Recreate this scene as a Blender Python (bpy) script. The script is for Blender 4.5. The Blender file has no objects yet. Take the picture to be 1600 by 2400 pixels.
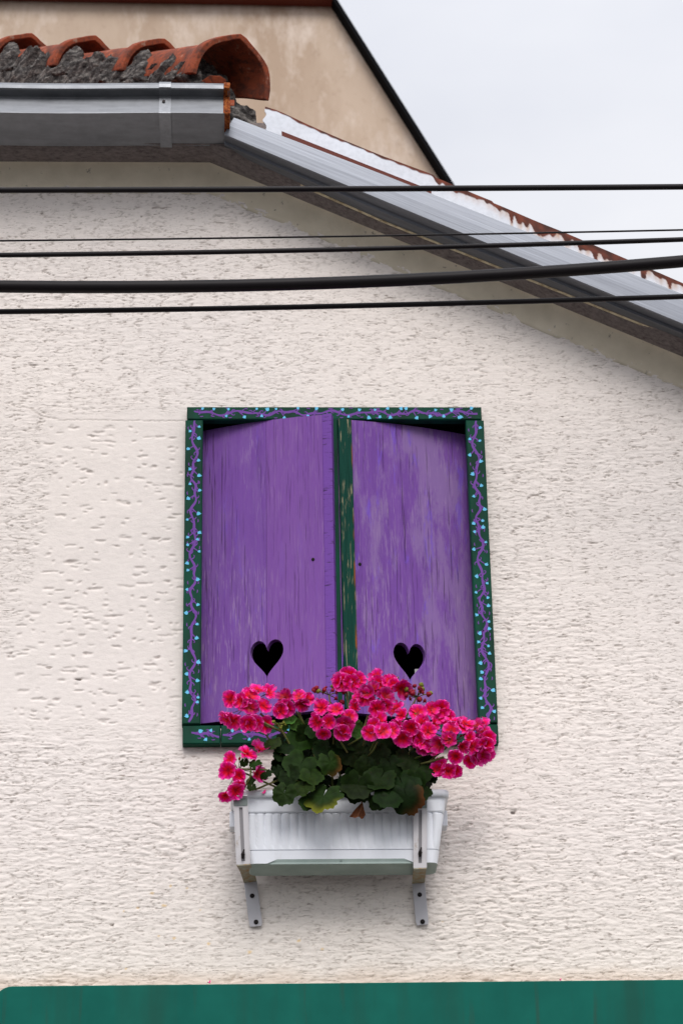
import bpy, bmesh, math, random
import numpy as np
from mathutils import Vector, Matrix
R = math.radians
random.seed(7)
scene = bpy.context.scene

# ------------------------------------------------------------------ camera
# pose solved from the vanishing points of the window and the eaves (photo 1600 x 2400, f = 5637 px = 85 mm)
F = 5637.0
vz = Vector((-224.0, -12090.0, F)).normalized()           # image direction of world up (x right, y down, z forward)
vx = Vector((150000.0, -150.0, F)); vx = (vx - vz*vx.dot(vz)).normalized()
vy = vz.cross(vx)                                          # into the wall
CAM = Vector((-0.31, -6.15, 1.60))
def ray(px, py):
    d = Vector((px-800.0, py-1200.0, F))
    return Vector((d.dot(vx), d.dot(vy), d.dot(vz)))
def at(px, py, Y=0.0):
    r = ray(px, py); t = (Y-CAM.y)/r.y
    return CAM + r*t
def atd(dx, dy, Y=0.0):
    return at(dx/0.98, dy/0.98, Y)
cam_d = bpy.data.cameras.new("camera"); cam = bpy.data.objects.new("camera", cam_d)
scene.collection.objects.link(cam); scene.camera = cam
right = Vector((vx.x, vy.x, vz.x)); down = Vector((vx.y, vy.y, vz.y)); fwd = Vector((vx.z, vy.z, vz.z))
M3 = Matrix((right, -down, -fwd)).transposed()
cam.matrix_world = Matrix.Translation(CAM) @ M3.to_4x4()
cam_d.sensor_fit = 'VERTICAL'; cam_d.sensor_height = 36.0; cam_d.lens = F/2400*36
cam_d.clip_end = 2000
cam_d.dof.use_dof = True
cam_d.dof.focus_distance = (at(800, 1500, -0.1)-CAM).dot(fwd)
cam_d.dof.aperture_fstop = 7.1

# ------------------------------------------------------------------ world, sun, exposure
SUN_EL, SUN_AZ = R(41), R(178)       # azimuth clockwise from +Y: straight in front of the wall
w = bpy.data.worlds.new("World"); scene.world = w; w.use_nodes = True
nt = w.node_tree; nt.nodes.clear()
out = nt.nodes.new('ShaderNodeOutputWorld')
sky = nt.nodes.new('ShaderNodeTexSky'); sky.sky_type = 'NISHITA'; sky.sun_disc = False
sky.sun_elevation = SUN_EL; sky.sun_rotation = SUN_AZ; sky.dust_density = 3
bg1 = nt.nodes.new('ShaderNodeBackground'); nt.links.new(sky.outputs[0], bg1.inputs[0]); bg1.inputs[1].default_value = 0.10
tc = nt.nodes.new('ShaderNodeTexCoord')
mp = nt.nodes.new('ShaderNodeMapping'); mp.inputs['Scale'].default_value = (1.0, 1.0, 2.2)
nz = nt.nodes.new('ShaderNodeTexNoise'); nz.inputs['Scale'].default_value = 2.6; nz.inputs['Detail'].default_value = 5; nz.inputs['Roughness'].default_value = 0.5
rp = nt.nodes.new('ShaderNodeValToRGB')
rp.color_ramp.elements[0].position = 0.36; rp.color_ramp.elements[0].color = (0.74, 0.76, 0.83, 1)
rp.color_ramp.elements[1].position = 0.56; rp.color_ramp.elements[1].color = (0.88, 0.89, 0.935, 1)
nt.links.new(tc.outputs['Generated'], mp.inputs[0]); nt.links.new(mp.outputs[0], nz.inputs['Vector']); nt.links.new(nz.outputs['Fac'], rp.inputs[0])
# overcast deck brightens towards the veiled sun
dot = nt.nodes.new('ShaderNodeVectorMath'); dot.operation = 'DOT_PRODUCT'
sd = Vector((math.sin(SUN_AZ)*math.cos(SUN_EL), math.cos(SUN_AZ)*math.cos(SUN_EL), math.sin(SUN_EL)))
nt.links.new(tc.outputs['Generated'], dot.inputs[0]); dot.inputs[1].default_value = sd
mr = nt.nodes.new('ShaderNodeMapRange'); mr.inputs['From Min'].default_value = 0.1; mr.inputs['From Max'].default_value = 1.0
mr.inputs['To Min'].default_value = 1.20; mr.inputs['To Max'].default_value = 2.3; mr.clamp = True
nt.links.new(dot.outputs['Value'], mr.inputs['Value'])
bg2 = nt.nodes.new('ShaderNodeBackground'); nt.links.new(rp.outputs[0], bg2.inputs[0]); 
sx = nt.nodes.new('ShaderNodeSeparateXYZ'); nt.links.new(tc.outputs['Generated'], sx.inputs[0])
m1 = nt.nodes.new('ShaderNodeMapRange'); m1.inputs['From Min'].default_value = 0.0; m1.inputs['From Max'].default_value = 1.0; m1.inputs['To Min'].default_value = 0.48; m1.inputs['To Max'].default_value = 1.0; nt.links.new(sx.outputs[2], m1.inputs[0])   # overcast sky: zenith three times as bright as the horizon
m2 = nt.nodes.new('ShaderNodeMath'); m2.operation = 'MULTIPLY'; nt.links.new(m1.outputs[0], m2.inputs[0]); nt.links.new(mr.outputs[0], m2.inputs[1]); nt.links.new(m2.outputs[0], bg2.inputs[1])
mx = nt.nodes.new('ShaderNodeMixShader'); mx.inputs[0].default_value = 0.95
nt.links.new(bg1.outputs[0], mx.inputs[1]); nt.links.new(bg2.outputs[0], mx.inputs[2]); nt.links.new(mx.outputs[0], out.inputs[0])
sl = bpy.data.lights.new("sun", 'SUN'); sl.energy = 1.5; sl.angle = R(26); sl.color = (1.0, 0.96, 0.92)
so = bpy.data.objects.new("sun", sl); scene.collection.objects.link(so)
so.rotation_euler = sd.to_track_quat('Z', 'Y').to_euler()
vs = scene.view_settings; vs.view_transform = 'Standard'; vs.look = 'None'; vs.exposure = 0.22; vs.gamma = 1.0; vs.use_curve_mapping = False

# ------------------------------------------------------------------ helpers
C = scene.collection
class G:
    """tiny material graph builder"""
    def __init__(s, name):
        s.m = bpy.data.materials.new(name); s.m.use_nodes = True; s.t = s.m.node_tree
        s.b = s.t.nodes['Principled BSDF']; s.b.inputs['Specular IOR Level'].default_value = 0.18
        s.co = s.t.nodes.new('ShaderNodeTexCoord').outputs['Object']
    def l(s, a, b): s.t.links.new(a, b)
    def sc(s, scale, src=None):
        n = s.t.nodes.new('ShaderNodeMapping'); n.inputs['Scale'].default_value = scale; s.l(src or s.co, n.inputs[0]); return n.outputs[0]
    def noise(s, scale, detail=4, rough=0.55, vec=None, dist=0.0):
        n = s.t.nodes.new('ShaderNodeTexNoise'); n.inputs['Scale'].default_value = scale; n.inputs['Detail'].default_value = detail
        n.inputs['Roughness'].default_value = rough; n.inputs['Distortion'].default_value = dist
        s.l(vec or s.co, n.inputs['Vector']); return n.outputs['Fac']
    def ramp(s, fac, pts):
        n = s.t.nodes.new('ShaderNodeValToRGB'); e = n.color_ramp.elements
        while len(e) < len(pts): e.new(0.5)
        for q, (p, c) in zip(e, pts):
            q.position = p; q.color = (c, c, c, 1) if isinstance(c, (int, float)) else (*c, 1)
        s.l(fac, n.inputs[0]); return n.outputs[0]
    def mix(s, fac, a, b, mode='MIX'):
        n = s.t.nodes.new('ShaderNodeMix'); n.data_type = 'RGBA'; n.blend_type = mode
        for k, v in ((0, fac), (6, a), (7, b)):
            if hasattr(v, 'is_output') or isinstance(v, bpy.types.NodeSocket): s.l(v, n.inputs[k])
            elif isinstance(v, (int, float)): n.inputs[k].default_value = v if k == 0 else (v, v, v, 1)
            else: n.inputs[k].default_value = (*v, 1)
        return n.outputs[2]
    def math(s, op, a, b=0.0):
        n = s.t.nodes.new('ShaderNodeMath'); n.operation = op
        for k, v in ((0, a), (1, b)):
            if isinstance(v, bpy.types.NodeSocket): s.l(v, n.inputs[k])
            else: n.inputs[k].default_value = v
        return n.outputs[0]
    def attr(s, name):
        n = s.t.nodes.new('ShaderNodeAttribute'); n.attribute_name = name; return n
    def xyz(s, vec=None):
        n = s.t.nodes.new('ShaderNodeSeparateXYZ'); s.l(vec or s.co, n.inputs[0]); return n.outputs
    def bump(s, h, strength=0.5, dist=0.002):
        n = s.t.nodes.new('ShaderNodeBump'); n.inputs['Strength'].default_value = strength; n.inputs['Distance'].default_value = dist
        s.l(h, n.inputs['Height']); s.l(n.outputs[0], s.b.inputs['Normal']); return s
    def col(s, c):
        if isinstance(c, bpy.types.NodeSocket): s.l(c, s.b.inputs['Base Color'])
        else: s.b.inputs['Base Color'].default_value = (*c, 1)
        return s
    def set(s, **k):
        for n, v in k.items():
            i = s.b.inputs[n.replace('_', ' ')]
            if isinstance(v, bpy.types.NodeSocket): s.l(v, i)
            else: i.default_value = v
        return s

class MB:
    """collects geometry in world coordinates and links it as ONE mesh object"""
    def __init__(s): s.v = []; s.f = []; s.m = []; s.att = []
    def add(s, vs_, fs, mat=0):
        o = len(s.v); s.v += [Vector(p) for p in vs_]
        for f in fs: s.f.append([i+o for i in f]); s.m.append(mat)
    def hexa(s, p, mat=0):   # 8 corners: 4 of one face, 4 of the opposite
        s.add(p, [(3,2,1,0),(4,5,6,7),(0,1,5,4),(1,2,6,5),(2,3,7,6),(3,0,4,7)], mat)
    def box(s, a, b, mat=0):
        x0,y0,z0 = a; x1,y1,z1 = b
        s.hexa([(x0,y0,z0),(x1,y0,z0),(x1,y0,z1),(x0,y0,z1),(x0,y1,z0),(x1,y1,z0),(x1,y1,z1),(x0,y1,z1)], mat)
    def tube(s, pts, r, n=8, mat=0, caps=True):
        pts = [Vector(p) for p in pts]; rs = r if isinstance(r, (list, tuple)) else [r]*len(pts)
        ring = []; up = None
        for i, p in enumerate(pts):
            d = (pts[min(i+1, len(pts)-1)]-pts[max(i-1, 0)]).normalized()
            if up is None: up = d.orthogonal().normalized()
            a = (up - d*up.dot(d)).normalized(); up = a; b = d.cross(a)
            ring.append([p + (a*math.cos(2*math.pi*k/n)+b*math.sin(2*math.pi*k/n))*rs[i] for k in range(n)])
        vs_ = [q for rr in ring for q in rr]; fs = []
        for i in range(len(pts)-1):
            for k in range(n): fs.append((i*n+k, i*n+(k+1)%n, (i+1)*n+(k+1)%n, (i+1)*n+k))
        if caps: fs.append(tuple(reversed(range(n)))); fs.append(tuple(range((len(pts)-1)*n, len(pts)*n)))
        s.add(vs_, fs, mat)
    def sweep(s, secs, mat=0, closed=True, caps=True):
        n = len(secs[0]); vs_ = [q for r_ in secs for q in r_]; fs = []
        for i in range(len(secs)-1):
            for k in range(n if closed else n-1): fs.append((i*n+k, i*n+(k+1)%n, (i+1)*n+(k+1)%n, (i+1)*n+k))
        if caps and closed: fs.append(tuple(reversed(range(n)))); fs.append(tuple(range((len(secs)-1)*n, len(secs)*n)))
        s.add(vs_, fs, mat)
    def build(s, name, mats, parent=None, smooth=False, origin=None, bevel=0.0):
        lo = Vector([min(p[i] for p in s.v) for i in range(3)]); hi = Vector([max(p[i] for p in s.v) for i in range(3)])
        c = origin if origin is not None else (lo+hi)/2
        me = bpy.data.meshes.new(name); me.from_pydata([p-c for p in s.v], [], s.f)
        if not isinstance(mats, (list, tuple)): mats = [mats]
        for m in mats: me.materials.append(m.m if isinstance(m, G) else m)
        me.polygons.foreach_set('material_index', s.m)
        if smooth: me.polygons.foreach_set('use_smooth', [True]*len(s.f))
        bm = bmesh.new(); bm.from_mesh(me); bmesh.ops.recalc_face_normals(bm, faces=bm.faces); bm.to_mesh(me); bm.free()
        o = bpy.data.objects.new(name, me); C.objects.link(o)
        if parent is not None: o.parent = parent
        o.location = c - wloc(parent)
        if bevel:
            b = o.modifiers.new('bevel', 'BEVEL'); b.width = bevel; b.segments = 2; b.limit_method = 'ANGLE'; b.angle_limit = R(40)
        return o
def wloc(o):
    v = Vector((0,0,0))
    while o is not None: v += o.location; o = o.parent
    return v
def tag(o, label=None, cat=None, group=None, kind=None):
    if label: o['label'] = label
    if cat: o['category'] = cat
    if group: o['group'] = group
    if kind: o['kind'] = kind
    return o
def thing(name, loc, label, cat, group=None):
    o = bpy.data.objects.new(name, None); C.objects.link(o); o.location = loc; o.empty_display_size = 0.1
    return tag(o, label, cat, group)
# vectorised gradient noise
_rng = np.random.RandomState(11); _perm = _rng.permutation(512)
_ang = _rng.rand(512)*2*np.pi; _gx = np.cos(_ang); _gy = np.sin(_ang)
def pn(x, y, seed=0):
    x = np.asarray(x, float)+seed*17.31; y = np.asarray(y, float)+seed*9.77
    xi = np.floor(x).astype(int); yi = np.floor(y).astype(int); fx = x-xi; fy = y-yi
    def g(a, b, dx, dy):
        h = _perm[(_perm[a & 511]+b) & 511]; return _gx[h]*dx+_gy[h]*dy
    u = fx*fx*fx*(fx*(fx*6-15)+10); v = fy*fy*fy*(fy*(fy*6-15)+10)
    a = g(xi, yi, fx, fy); b = g(xi+1, yi, fx-1, fy); c = g(xi, yi+1, fx, fy-1); d = g(xi+1, yi+1, fx-1, fy-1)
    return ((a+(b-a)*u) + ((c+(d-c)*u)-(a+(b-a)*u))*v)*1.5
def sm(e0, e1, x): t = np.clip((x-e0)/(e1-e0), 0, 1); return t*t*(3-2*t)
def grid_obj(name, P3, mat, parent, keep=None, colors=None, origin=None, smooth=True, alpha=None):
    """P3: (rows, cols, 3) array of world points -> one mesh object"""
    nr, nc, _ = P3.shape; idx = np.arange(nr*nc).reshape(nr, nc)
    q = np.stack([idx[:-1,:-1], idx[:-1,1:], idx[1:,1:], idx[1:,:-1]], -1).reshape(-1, 4)
    if keep is not None: q = q[keep.reshape(-1)]
    V = P3.reshape(-1, 3); used = np.unique(q); rem = np.full(len(V), -1); rem[used] = np.arange(len(used))
    V = V[used]; q = rem[q]
    c = Vector(origin) if origin is not None else Vector(((V.min(0)+V.max(0))/2).tolist())
    me = bpy.data.meshes.new(name); me.vertices.add(len(V)); me.vertices.foreach_set('co', (V-np.array(c)).astype(np.float32).ravel())
    me.loops.add(q.size); me.loops.foreach_set('vertex_index', q.astype(np.int32).ravel())
    me.polygons.add(len(q)); me.polygons.foreach_set('loop_start', np.arange(0, q.size, 4, dtype=np.int32))
    me.polygons.foreach_set('loop_total', np.full(len(q), 4, dtype=np.int32))
    me.polygons.foreach_set('use_smooth', np.full(len(q), smooth))
    me.update(); me.validate()
    if colors is not None:
        a = me.attributes.new('tint', 'FLOAT_COLOR', 'POINT')
        cc = np.ones((len(V), 4), np.float32); cc[:, :3] = colors.reshape(-1, 3)[used]
        cc[:, 3] = 1 if alpha is None else alpha.reshape(-1)[used]; a.data.foreach_set('color', cc.ravel())
    me.materials.append(mat.m)
    o = bpy.data.objects.new(name, me); C.objects.link(o); o.parent = parent; o.location = c - wloc(parent)
    return o

# ------------------------------------------------------------------ materials
def paint_green(name, base=(0.006, 0.065, 0.038)):
    g = G(name); n = g.noise(3, 3, vec=g.sc((4, 4, 1.5))); f = g.noise(90, 3, vec=g.sc((1, 1, 0.15)))
    c = g.mix(g.ramp(n, [(0.35, 0), (0.65, 1)]), (base[0]*0.9+.004, base[1]*0.55, base[2]*0.62), base)
    g.col(c).set(Roughness=0.5, Specular_IOR_Level=0.06).bump(f, 0.35, 0.001); return g
M_green = paint_green('green_paint')
M_vine = G('purple_paint').col((0.15, 0.05, 0.29)).set(Roughness=0.6)
M_bud = G('light_blue_paint').col((0.13, 0.48, 0.72)).set(Roughness=0.6)
def purple_wood(name, fade, seed, joint=None):
    g = G(name); OX = g.xyz()[0]; off = g.t.nodes.new('ShaderNodeMapping'); off.inputs['Location'].default_value = (seed, seed*.7, seed*1.3); g.l(g.co, off.inputs[0]); g.co = off.outputs[0]
    fine = g.noise(1, 6, 0.65, g.sc((220, 40, 5.5)), 0.4)
    mid = g.noise(1, 4, 0.6, g.sc((42, 10, 1.6)), 0.6)
    big = g.noise(1, 7, 0.72, g.sc((16, 6, 3.6)), 0.1)
    c = g.mix(g.ramp(mid, [(0.3, 0), (0.7, 1)]), (0.150, 0.060, 0.275), (0.185, 0.078, 0.320))
    # sun-faded greyish patches and bluish fresher strokes
    c = g.mix(g.math('MULTIPLY', g.ramp(big, [(0.46, 0), (0.56, 1)]), fade*.7), c, (0.26, 0.165, 0.345))
    blue = g.noise(1, 6, 0.7, g.sc((34, 9, 5.5)), 0.2)
    c = g.mix(g.math('MULTIPLY', g.ramp(blue, [(0.58, 0), (0.64, 1)]), 0.55*fade+0.1), c, (0.17, 0.085, 0.50))
    # pale scuffed grain lines
    scr = g.noise(1, 3, 0.6, g.sc((300, 60, 16)), 0.2)
    gate = g.noise(1, 3, 0.5, g.sc((7, 4, 2.2)))
    c = g.mix(g.math('MULTIPLY', g.ramp(scr, [(0.56, 0), (0.64, 0.5)]), g.ramp(gate, [(0.42, 0.15), (0.6, 1)])), c, (0.36, 0.25, 0.40))
    # dark weather cracks along the grain
    ck = g.noise(1, 3, 0.55, g.sc((210, 30, 5.5)), 0.25); ck2 = g.noise(1, 2, 0.5, g.sc((16, 6, 2.0)))
    crack = g.math('MULTIPLY', g.ramp(ck, [(0.35, 1), (0.41, 0)]), g.ramp(ck2, [(0.40, 0.1), (0.55, 1)]))
    c = g.mix(g.math('MULTIPLY', crack, 0.55), c, (0.05, 0.022, 0.06))
    if joint is not None:      # two planks glued edge to edge: a fine joint, the inner plank smoother and pinker
        c = g.mix(g.math('MULTIPLY', g.math('GREATER_THAN', OX, joint), 0.55), c, (0.205, 0.084, 0.32))
        c = g.mix(g.math('MULTIPLY', g.math('LESS_THAN', g.math('ABSOLUTE', g.math('SUBTRACT', OX, joint)), 0.0008), 0.6), c, (0.06, 0.02, 0.10))
    h = g.math('SUBTRACT', g.math('MULTIPLY', fine, 0.5), g.math('MULTIPLY', crack, 1.0))
    g.col(c).set(Roughness=0.7, Specular_IOR_Level=0.06).bump(h, 0.7, 0.002); return g
M_purL = purple_wood('purple_wood_left', 0.25, 0.0, 0.004)
M_purR = purple_wood('purple_wood_right', 0.9, 3.7)
g = M_edge = G('purple_edge_wood'); n = g.noise(1, 3, 0.6, g.sc((30, 10, 160)), 0.4)
g.col(g.mix(g.ramp(n, [(0.33, 1), (0.42, 0)]), (0.155, 0.055, 0.31), (0.06, 0.02, 0.11))).set(Roughness=0.6).bump(n, 0.6, 0.002)
g = M_batten = G('weathered_green_wood')
fine = g.noise(1, 5, 0.6, g.sc((260, 50, 6)), 0.3); flake = g.noise(1, 3, 0.6, g.sc((170, 40, 13)), 0.5); gate = g.noise(1, 3, 0.5, g.sc((20, 10, 5)))
fl = g.math('MULTIPLY', g.ramp(flake, [(0.56, 0), (0.62, 1)]), g.ramp(gate, [(0.42, 0.0), (0.55, 1)]))
X = g.xyz()
c = g.mix(g.ramp(fine, [(0.3, 0), (0.7, 1)]), (0.004, 0.032, 0.023), (0.009, 0.060, 0.043))
c = g.mix(g.math('MULTIPLY', fl, 0.7), c, (0.34, 0.29, 0.18))
oz = g.noise(1, 2, 0.5, g.sc((5, 5, 7)))
c = g.mix(g.math('MULTIPLY', g.math('GREATER_THAN', X[0], 0.0165), g.ramp(oz, [(0.48, 0), (0.56, 1)])), c, (0.24, 0.075, 0.018))
g.col(c).set(Roughness=0.6, Specular_IOR_Level=0.05).bump(g.math('SUBTRACT', fine, fl), 0.6, 0.0015)
M_dark = G('dark_room').col((0.004, 0.004, 0.004)).set(Roughness=1.0)
M_black = G('black_screw').col((0.015, 0.012, 0.012)).set(Roughness=0.5, Metallic=0.6)

g = M_wall = G('wall_plaster'); ta = g.attr('tint').outputs['Color']
n1 = g.noise(170, 5, 0.65, g.sc((1, 1, 2.2))); n2 = g.noise(34, 4, 0.6, g.sc((1, 1, 3)))
fine = g.noise(1, 4, 0.6, g.sc((46, 20, 300)), 0.25); gt = g.noise(1, 3, 0.55, g.sc((14, 10, 30))); sa = g.attr('tint').outputs['Alpha']
lines = g.math('MULTIPLY', g.math('MULTIPLY', g.ramp(fine, [(0.36, 1), (0.44, 0)]), g.ramp(gt, [(0.42, 0.0), (0.6, 1)])), sa)
c = g.mix(g.ramp(n2, [(0.3, 0.93), (0.6, 1.0)]), (0, 0, 0), ta); c = g.mix(g.math('MULTIPLY', lines, 0.75), c, (0.26, 0.20, 0.165)); c = g.mix(g.ramp(n1, [(0.28, 0.25), (0.42, 0)]), c, (0.30, 0.25, 0.21))
g.col(c).set(Roughness=0.9).bump(g.math('SUBTRACT', g.math('ADD', g.math('MULTIPLY', n1, 0.5), g.math('MULTIPLY', n2, g.math('ADD', g.math('MULTIPLY', sa, 0.8), 0.2))), lines), 0.5, 0.003)
g = M_corn = G('cornice_plaster'); n = g.noise(14, 5); n2 = g.noise(120, 3)
c = g.mix(g.ramp(n, [(0.3, 0), (0.7, 1)]), (0.60, 0.53, 0.41), (0.72, 0.64, 0.51))
c = g.mix(g.ramp(g.noise(40, 4, 0.7), [(0.28, 0.7), (0.36, 0)]), c, (0.12, 0.10, 0.09))
g.col(c).set(Roughness=0.9).bump(g.math('ADD', n, n2), 0.4, 0.003)
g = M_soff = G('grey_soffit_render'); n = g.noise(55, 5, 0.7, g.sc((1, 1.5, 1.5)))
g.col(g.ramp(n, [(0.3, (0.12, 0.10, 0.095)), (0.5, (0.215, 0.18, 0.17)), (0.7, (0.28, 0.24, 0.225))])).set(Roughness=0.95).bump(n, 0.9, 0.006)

def zinc(name, brush=(6, 6, 160), tone=1.0, met=0.75, ro=0.38):
    g = G(name); a = g.noise(1, 4, 0.6, g.sc(brush), 0.3); b = g.noise(20, 4, 0.65)
    c = g.mix(g.ramp(a, [(0.25, 0), (0.75, 1)]), tuple(v*tone for v in (0.50, 0.52, 0.56)), tuple(v*tone for v in (0.74, 0.77, 0.82)))
    c = g.mix(g.ramp(b, [(0.3, 0.35), (0.6, 0)]), c, (0.32, 0.33, 0.35))
    g.col(c).set(Roughness=g.ramp(b, [(0.3, ro+0.15), (0.7, ro)]), Metallic=met).bump(a, 0.15, 0.001); return g
M_zinc = zinc('zinc_sheet', (9, 30, 60), 0.29, 0.8, 0.46)
M_zinc2 = zinc('zinc_strap', (60, 60, 60), 0.34)
g = M_rake = G('brushed_galvanised_sheet'); ta = g.attr('tint').outputs['Color']
vr = g.t.nodes.new('ShaderNodeVectorRotate'); vr.rotation_type = 'Y_AXIS'; vr.inputs['Angle'].default_value = R(-25.5); g.l(g.co, vr.inputs[0])
a = g.noise(1, 5, 0.65, g.sc((3, 50, 260), vr.outputs[0]), 0.2); b = g.noise(16, 4, 0.6)
c = g.mix(g.ramp(a, [(0.3, 0), (0.7, 1)]), (0.125, 0.132, 0.15), (0.20, 0.212, 0.24)); c = g.mix(g.ramp(b, [(0.35, 0.4), (0.6, 0)]), c, (0.17, 0.18, 0.20))
g.col(c).set(Roughness=0.48, Metallic=0.75).bump(a, 0.2, 0.001)
g = M_rust = G('rust'); n = g.noise(120, 4, 0.6)
g.col(g.ramp(n, [(0.3, (0.05, 0.012, 0.006)), (0.5, (0.20, 0.045, 0.010)), (0.7, (0.36, 0.12, 0.03))])).set(Roughness=0.9)
g = M_white_rust = G('rusty_white_sheet'); g.col(g.mix(g.ramp(g.noise(70, 4), [(0.3, 0.88), (0.6, 1)]), (0, 0, 0), g.attr('tint').outputs['Color'])).set(Roughness=0.6).bump(g.noise(160, 3), 0.2, 0.001)
g = M_tile = G('clay_tile'); n = g.noise(9, 5, 0.65); m_ = g.noise(60, 5, 0.7)
c = g.mix(g.ramp(n, [(0.3, 0), (0.7, 1)]), (0.19, 0.042, 0.020), (0.34, 0.078, 0.034)); c = g.mix(g.ramp(m_, [(0.36, 0.8), (0.50, 0)]), c, (0.08, 0.032, 0.024)); c = g.mix(g.ramp(g.noise(16, 5, 0.7), [(0.40, 0.7), (0.52, 0)]), c, (0.09, 0.035, 0.025))
c = g.mix(g.ramp(g.noise(30, 5, 0.7), [(0.60, 0), (0.72, 0.45)]), c, (0.42, 0.33, 0.25))
g.col(c).set(Roughness=0.85).bump(m_, 0.5, 0.003)
g = M_mortar = G('grey_mortar'); n = g.noise(1, 6, 0.70, g.sc((28, 40, 60))); n2 = g.noise(18, 3)
c = g.ramp(n, [(0.34, (0.012, 0.010, 0.010)), (0.50, (0.075, 0.068, 0.065)), (0.66, (0.24, 0.22, 0.20))])
g.col(c).set(Roughness=1.0).bump(g.math('ADD', n, n2), 1.0, 0.010)
g = M_cable = G('black_cable_sheath'); g.col((0.010, 0.008, 0.009)).set(Roughness=0.45, Specular_IOR_Level=0.12).bump(g.noise(60, 2, vec=g.sc((0.2, 1, 1))), 0.1, 0.001)
g = M_plastic = G('white_plastic'); n = g.noise(5, 4, 0.6); d_ = g.noise(90, 4, 0.7)
c = g.mix(g.ramp(n, [(0.35, 0), (0.7, 1)]), (0.68, 0.70, 0.745), (0.76, 0.78, 0.82)); c = g.mix(g.ramp(d_, [(0.22, 0.6), (0.30, 0)]), c, (0.25, 0.22, 0.18))
stn = g.noise(1, 4, 0.6, g.sc((22, 22, 2.5))); c = g.mix(g.ramp(stn, [(0.55, 0), (0.75, 0.22)]), c, (0.40, 0.39, 0.33))
g.col(c).set(Roughness=0.38)
g = M_under = G('grey_green_plastic'); n = g.noise(12, 4)  # underside colour, greener and darker than the box body
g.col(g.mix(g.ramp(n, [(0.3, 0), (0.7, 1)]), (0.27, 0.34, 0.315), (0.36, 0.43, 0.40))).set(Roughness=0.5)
g = M_brk = G('white_enamel_metal'); n = g.noise(30, 5, 0.7); X = g.xyz()
c = g.mix(g.ramp(n, [(0.62, 0), (0.74, 0.7)]), (0.56, 0.54, 0.55), (0.30, 0.22, 0.14)); g.col(c).set(Roughness=0.45)
g = M_brk2 = G('rust_stained_enamel'); n = g.noise(38, 5, 0.7); 
c = g.mix(g.ramp(n, [(0.38, 0), (0.66, 1)]), (0.30, 0.31, 0.25), (0.28, 0.15, 0.05)); g.col(c).set(Roughness=0.6)
g = M_soil = G('potting_soil'); n = g.noise(80, 5); g.col(g.ramp(n, [(0.3, (0.01, 0.008, 0.006)), (0.7, (0.06, 0.045, 0.03))])).set(Roughness=1).bump(n, 1, 0.01)
g = M_leaf = G('geranium_leaf'); ta = g.attr('tint').outputs['Color']; n = g.noise(60, 4)
g.col(g.mix(g.ramp(n, [(0.3, 0.8), (0.7, 1)]), (0, 0, 0), ta)).set(Roughness=0.55, Specular_IOR_Level=0.05).bump(g.noise(120, 3), 0.4, 0.0015)
g = M_stem = G('green_stem'); g.col(g.ramp(g.noise(25, 3), [(0.3, (0.07, 0.11, 0.02)), (0.7, (0.16, 0.13, 0.05))])).set(Roughness=0.55)
g = M_petal = G('geranium_petal'); g.col(g.attr('tint').outputs['Color']).set(Roughness=0.45)
# thin petals let some light through
tr = g.t.nodes.new('ShaderNodeBsdfTranslucent'); g.l(g.attr('tint').outputs['Color'], tr.inputs[0]); ms = g.t.nodes.new('ShaderNodeMixShader'); ms.inputs[0].default_value = 0.3
om = g.t.nodes['Material Output']; g.l(g.b.outputs[0], ms.inputs[1]); g.l(tr.outputs[0], ms.inputs[2]); g.l(ms.outputs[0], om.inputs[0])
M_budg = G('flower_bud').col((0.16, 0.17, 0.02)).set(Roughness=0.5)
M_budr = G('red_bud').col((0.22, 0.006, 0.02)).set(Roughness=0.5)
g = M_dead = G('dry_leaf'); g.col(g.ramp(g.noise(50, 4), [(0.3, (0.07, 0.025, 0.012)), (0.7, (0.24, 0.09, 0.04))])).set(Roughness=0.8).bump(g.noise(70, 3), 0.6, 0.004)
g = M_board = G('green_sign_paint'); g.b.inputs['Specular IOR Level'].default_value = 0.06; s1 = g.noise(1, 4, 0.6, g.sc((9, 9, 0.8))); s2 = g.noise(8, 4); s3 = g.noise(70, 4, 0.7)
c = g.mix(g.ramp(s2, [(0.3, 0), (0.7, 1)]), (0.003, 0.085, 0.065), (0.005, 0.110, 0.083)); c = g.mix(g.ramp(s1, [(0.50, 0), (0.70, 0.6)]), c, (0.012, 0.062, 0.045)); c = g.mix(g.ramp(g.noise(1, 3, 0.6, g.sc((40, 9, 2.2)), 0.1), [(0.62, 0), (0.74, 0.5)]), c, (0.03, 0.05, 0.035))
c = g.mix(g.ramp(s3, [(0.24, 0.6), (0.30, 0)]), c, (0.02, 0.04, 0.03)); g.col(c).set(Roughness=0.45).bump(s2, 0.2, 0.004)
g = M_cream = G('cream_trim'); g.col(g.ramp(g.noise(40, 4), [(0.3, (0.30, 0.22, 0.12)), (0.6, (0.66, 0.58, 0.40))])).set(Roughness=0.6)
g = M_beige = G('stained_beige_render'); a = g.noise(1, 5, 0.62, g.sc((2.2, 1, 0.9)), 0.1); b = g.noise(1, 5, 0.68, g.sc((4.5, 1, 1.8)), 0.15); f = g.noise(14, 5, 0.7)
c = g.mix(g.ramp(a, [(0.38, 0), (0.62, 1)]), (0.41, 0.305, 0.225), (0.51, 0.40, 0.31)); c = g.mix(g.ramp(b, [(0.50, 0), (0.68, 0.85)]), c, (0.66, 0.56, 0.48))
c = g.mix(g.ramp(f, [(0.3, 0.3), (0.45, 0)]), c, (0.28, 0.19, 0.13)); g.col(c).set(Roughness=0.95)
M_verge = G('black_verge_metal').col((0.006, 0.006, 0.007)).set(Roughness=0.8, Specular_IOR_Level=0.03)
M_redtrim = G('dark_red_trim').col((0.11, 0.022, 0.012)).set(Roughness=0.6)
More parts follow.
